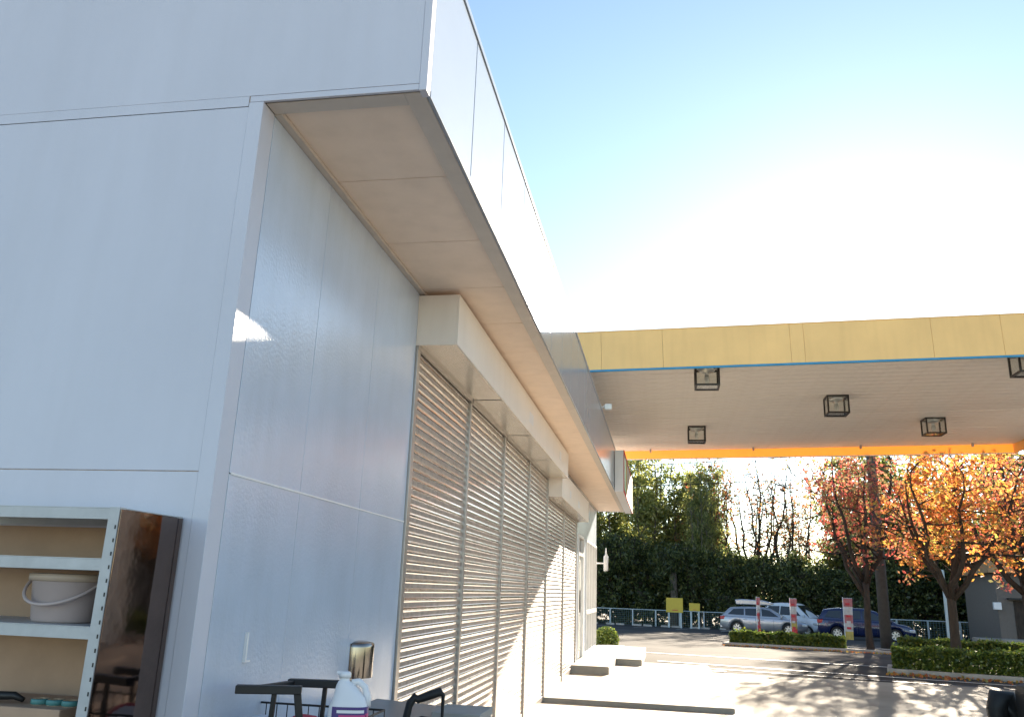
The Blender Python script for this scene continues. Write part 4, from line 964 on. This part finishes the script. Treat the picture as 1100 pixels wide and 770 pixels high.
    if roofbox:
        zr = max(z for _, z in roof)
        pr = [(-1.35, 0.12), (-1.30, 0.10), (0.55, 0.10), (0.78, 0.16), (0.70, 0.24), (0.2, 0.36), (-1.0, 0.40), (-1.40, 0.36)]
        MB().prism([(a - 0.15, zr + b_) for a, b_ in pr], -0.42, 0.30, 'y').build('roof_box', M['silver'], t, bevel=0.05)
        for x in (-1.1, 0.2): MB().box(x - .03, x + .03, -0.6, 0.6, zr + 0.03, zr + 0.099).build('roof_bar', M['black'], t)
    return t
car('wagon', 'silver station wagon with a roof box parked by the fence', (5.65, 51.3, gz(51.3)), math.radians(-7), 'silver', 4.75, 1.78,
    [(-2.375, 0.93), (-2.2, 0.98), (0.9, 0.93), (1.25, 0.90), (2.05, 0.76), (2.3, 0.66), (2.375, 0.55)],
    [(-2.25, 1.0), (-1.85, 1.40), (-1.2, 1.47), (-0.2, 1.49), (0.35, 1.43), (1.25, 0.93)], (-1.45, 1.35), 0.33,
    [[(-1.95, 1.04), (-1.05, 1.02), (-1.05, 1.37), (-1.62, 1.34)], [(-0.98, 1.02), (-0.15, 1.0), (-0.15, 1.40), (-0.98, 1.375)], [(-0.08, 1.0), (0.85, 0.985), (0.35, 1.32), (-0.08, 1.395)]],
    (1.17, 0.96, 0.42, 1.39), (-2.2, 1.06, -1.92, 1.34), True)
car('minivan', 'dark blue low minivan parked behind the red tree', (10.35, 47.6, gz(47.6)), math.radians(-10), 'blue_car', 4.65, 1.76,
    [(-2.325, 0.96), (-2.2, 1.02), (0.6, 0.97), (1.3, 0.92), (1.95, 0.80), (2.2, 0.68), (2.325, 0.55)],
    [(-2.28, 1.0), (-2.0, 1.46), (-1.3, 1.56), (-0.1, 1.58), (0.5, 1.46), (1.45, 0.94)], (-1.38, 1.38), 0.32,
    [[(-1.95, 1.10), (-1.15, 1.06), (-1.15, 1.44), (-1.75, 1.41)], [(-1.08, 1.06), (-0.2, 1.04), (-0.2, 1.47), (-1.08, 1.45)], [(-0.12, 1.04), (1.0, 1.0), (0.45, 1.35), (-0.12, 1.465)]],
    (1.38, 0.97, 0.56, 1.43), (-2.25, 1.12, -2.06, 1.42))
car('compact_van', 'white compact van parked just behind the silver wagon', (7.9, 54.6, gz(54.6)), math.radians(-38), 'white_car', 3.6, 1.55,
    [(-1.8, 1.05), (0.9, 1.02), (1.2, 0.98), (1.65, 0.86), (1.8, 0.62)],
    [(-1.78, 1.1), (-1.65, 1.72), (-0.8, 1.80), (0.3, 1.78), (1.25, 1.0)], (-1.1, 1.15), 0.27,
    [[(-1.5, 1.12), (-0.7, 1.12), (-0.7, 1.62), (-1.45, 1.60)], [(-0.62, 1.12), (0.75, 1.1), (0.2, 1.6), (-0.62, 1.62)]],
    (1.2, 1.03, 0.42, 1.70), (-1.79, 1.2, -1.68, 1.65))

# ------------------------------------------------------------------ banners
def banner(label, x, y, w, h0, h1, rz, cols):
    t = thing('banner_flag', label, 'banner', (x, y, gz(y)), rz)
    MB().tube([(0, 0, -0.05), (0, 0, h1 + 0.06)], 0.018, 8).build('pole', M['white_plastic'], t)
    MB().tube([(0, 0, h1 + 0.02), (w, 0, h1 + 0.02)], 0.009, 6).build('top_rod', M['white_plastic'], t)
    n = len(cols)
    for i, c in enumerate(cols):
        za, zb = h1 - (h1 - h0) * i / n, h1 - (h1 - h0) * (i + 1) / n; vs = []; fs = []; K = 6
        for k in range(K + 1):
            for z in (za, zb): vs.append((0.02 + (w - 0.02) * k / K * (0.85 + 0.15 * (z - h0) / (h1 - h0)), 0.035 * math.sin(k * 1.3 + z * 3), z))
        for k in range(K): fs.append((2 * k, 2 * k + 1, 2 * k + 3, 2 * k + 2))
        p = MB(); p.add(vs, fs); p.build('cloth', M[c], t)
    for i in range(5):
        z = h1 - 0.2 - i * 0.27; MB().box(w * .25, w * .7, -0.05, -0.046, z - 0.1, z).build('print_mark', M[('red_print', 'flag_white', 'red_print', 'flag_white', 'red_print')[i]], t)
    return t
banner('thin red and white banner in front of the silver wagon', 4.5, 43.6, 0.24, 0.15, 1.85, -0.9, ['flag_pink', 'flag_white', 'flag_pink', 'flag_pink', 'red_print'])
banner('red, white and yellow banner between silver wagon and white van', 6.05, 43.4, 0.34, 0.12, 1.85, -0.5, ['flag_pink', 'flag_white', 'flag_pink', 'flag_yellow', 'red_print'])
banner('red and yellow banner in front of the blue minivan', 8.35, 42.6, 0.42, 0.10, 1.95, -0.2, ['flag_pink', 'flag_white', 'flag_pink', 'flag_white', 'flag_yellow'])

# ------------------------------------------------------------------ small store at the right
t = thing('small_store', 'dark grey store with tan eave band at the right edge', 'building', (16.3, 46.0, gz(46)), math.radians(-8))
MB().box(0, 12, 0, 8, 0, 3.5).build('wall', M['store_wall'], t)
MB().box(-0.35, 12.35, -0.55, 8.3, 3.501, 4.15).build('eave', M['store_eave'], t, bevel=0.02)
MB().box(-0.28, 12.3, -0.5, 8.2, 4.151, 4.2).build('roof', M['dark_gap'], t)
MB().box(0.45, 2.3, -0.35, -0.001, 2.25, 2.33).build('door_awning', M['black'], t)
dd = MB().box(0.7, 1.55, -0.03, -0.001, 0.12, 2.2).build('door', M['bark'], t)
MB().box(1.7, 2.6, -0.03, -0.001, 0.5, 2.2).build('window', M['window'], t)
MB().tube([(1.45, -0.06, 0.9), (1.45, -0.06, 1.2)], 0.02).build('handle', M['alu'], dd)
MB().box(1.3, 2.2, -0.10, -0.001, 2.75, 3.15).build('name_sign', M['white_plastic'], t, bevel=0.02)
MB().box(-0.22, 0.12, -0.28, -0.001, 1.75, 2.10).build('wall_lamp', M['white_plastic'], t, bevel=0.02)
MB().box(-1.4, 5.0, -1.8, -0.6, -0.1, 0.42).build('planter_wall', M['concrete'], t, bevel=0.02)
MB().box(-0.2, 5.0, -0.59, -0.01, -0.1, 0.30).build('entrance_step', M['concrete'], t, bevel=0.02)
MB().box(1.85, 2.35, -0.035, -0.031, 1.1, 1.75).build('poster', M['flag_white'], t)
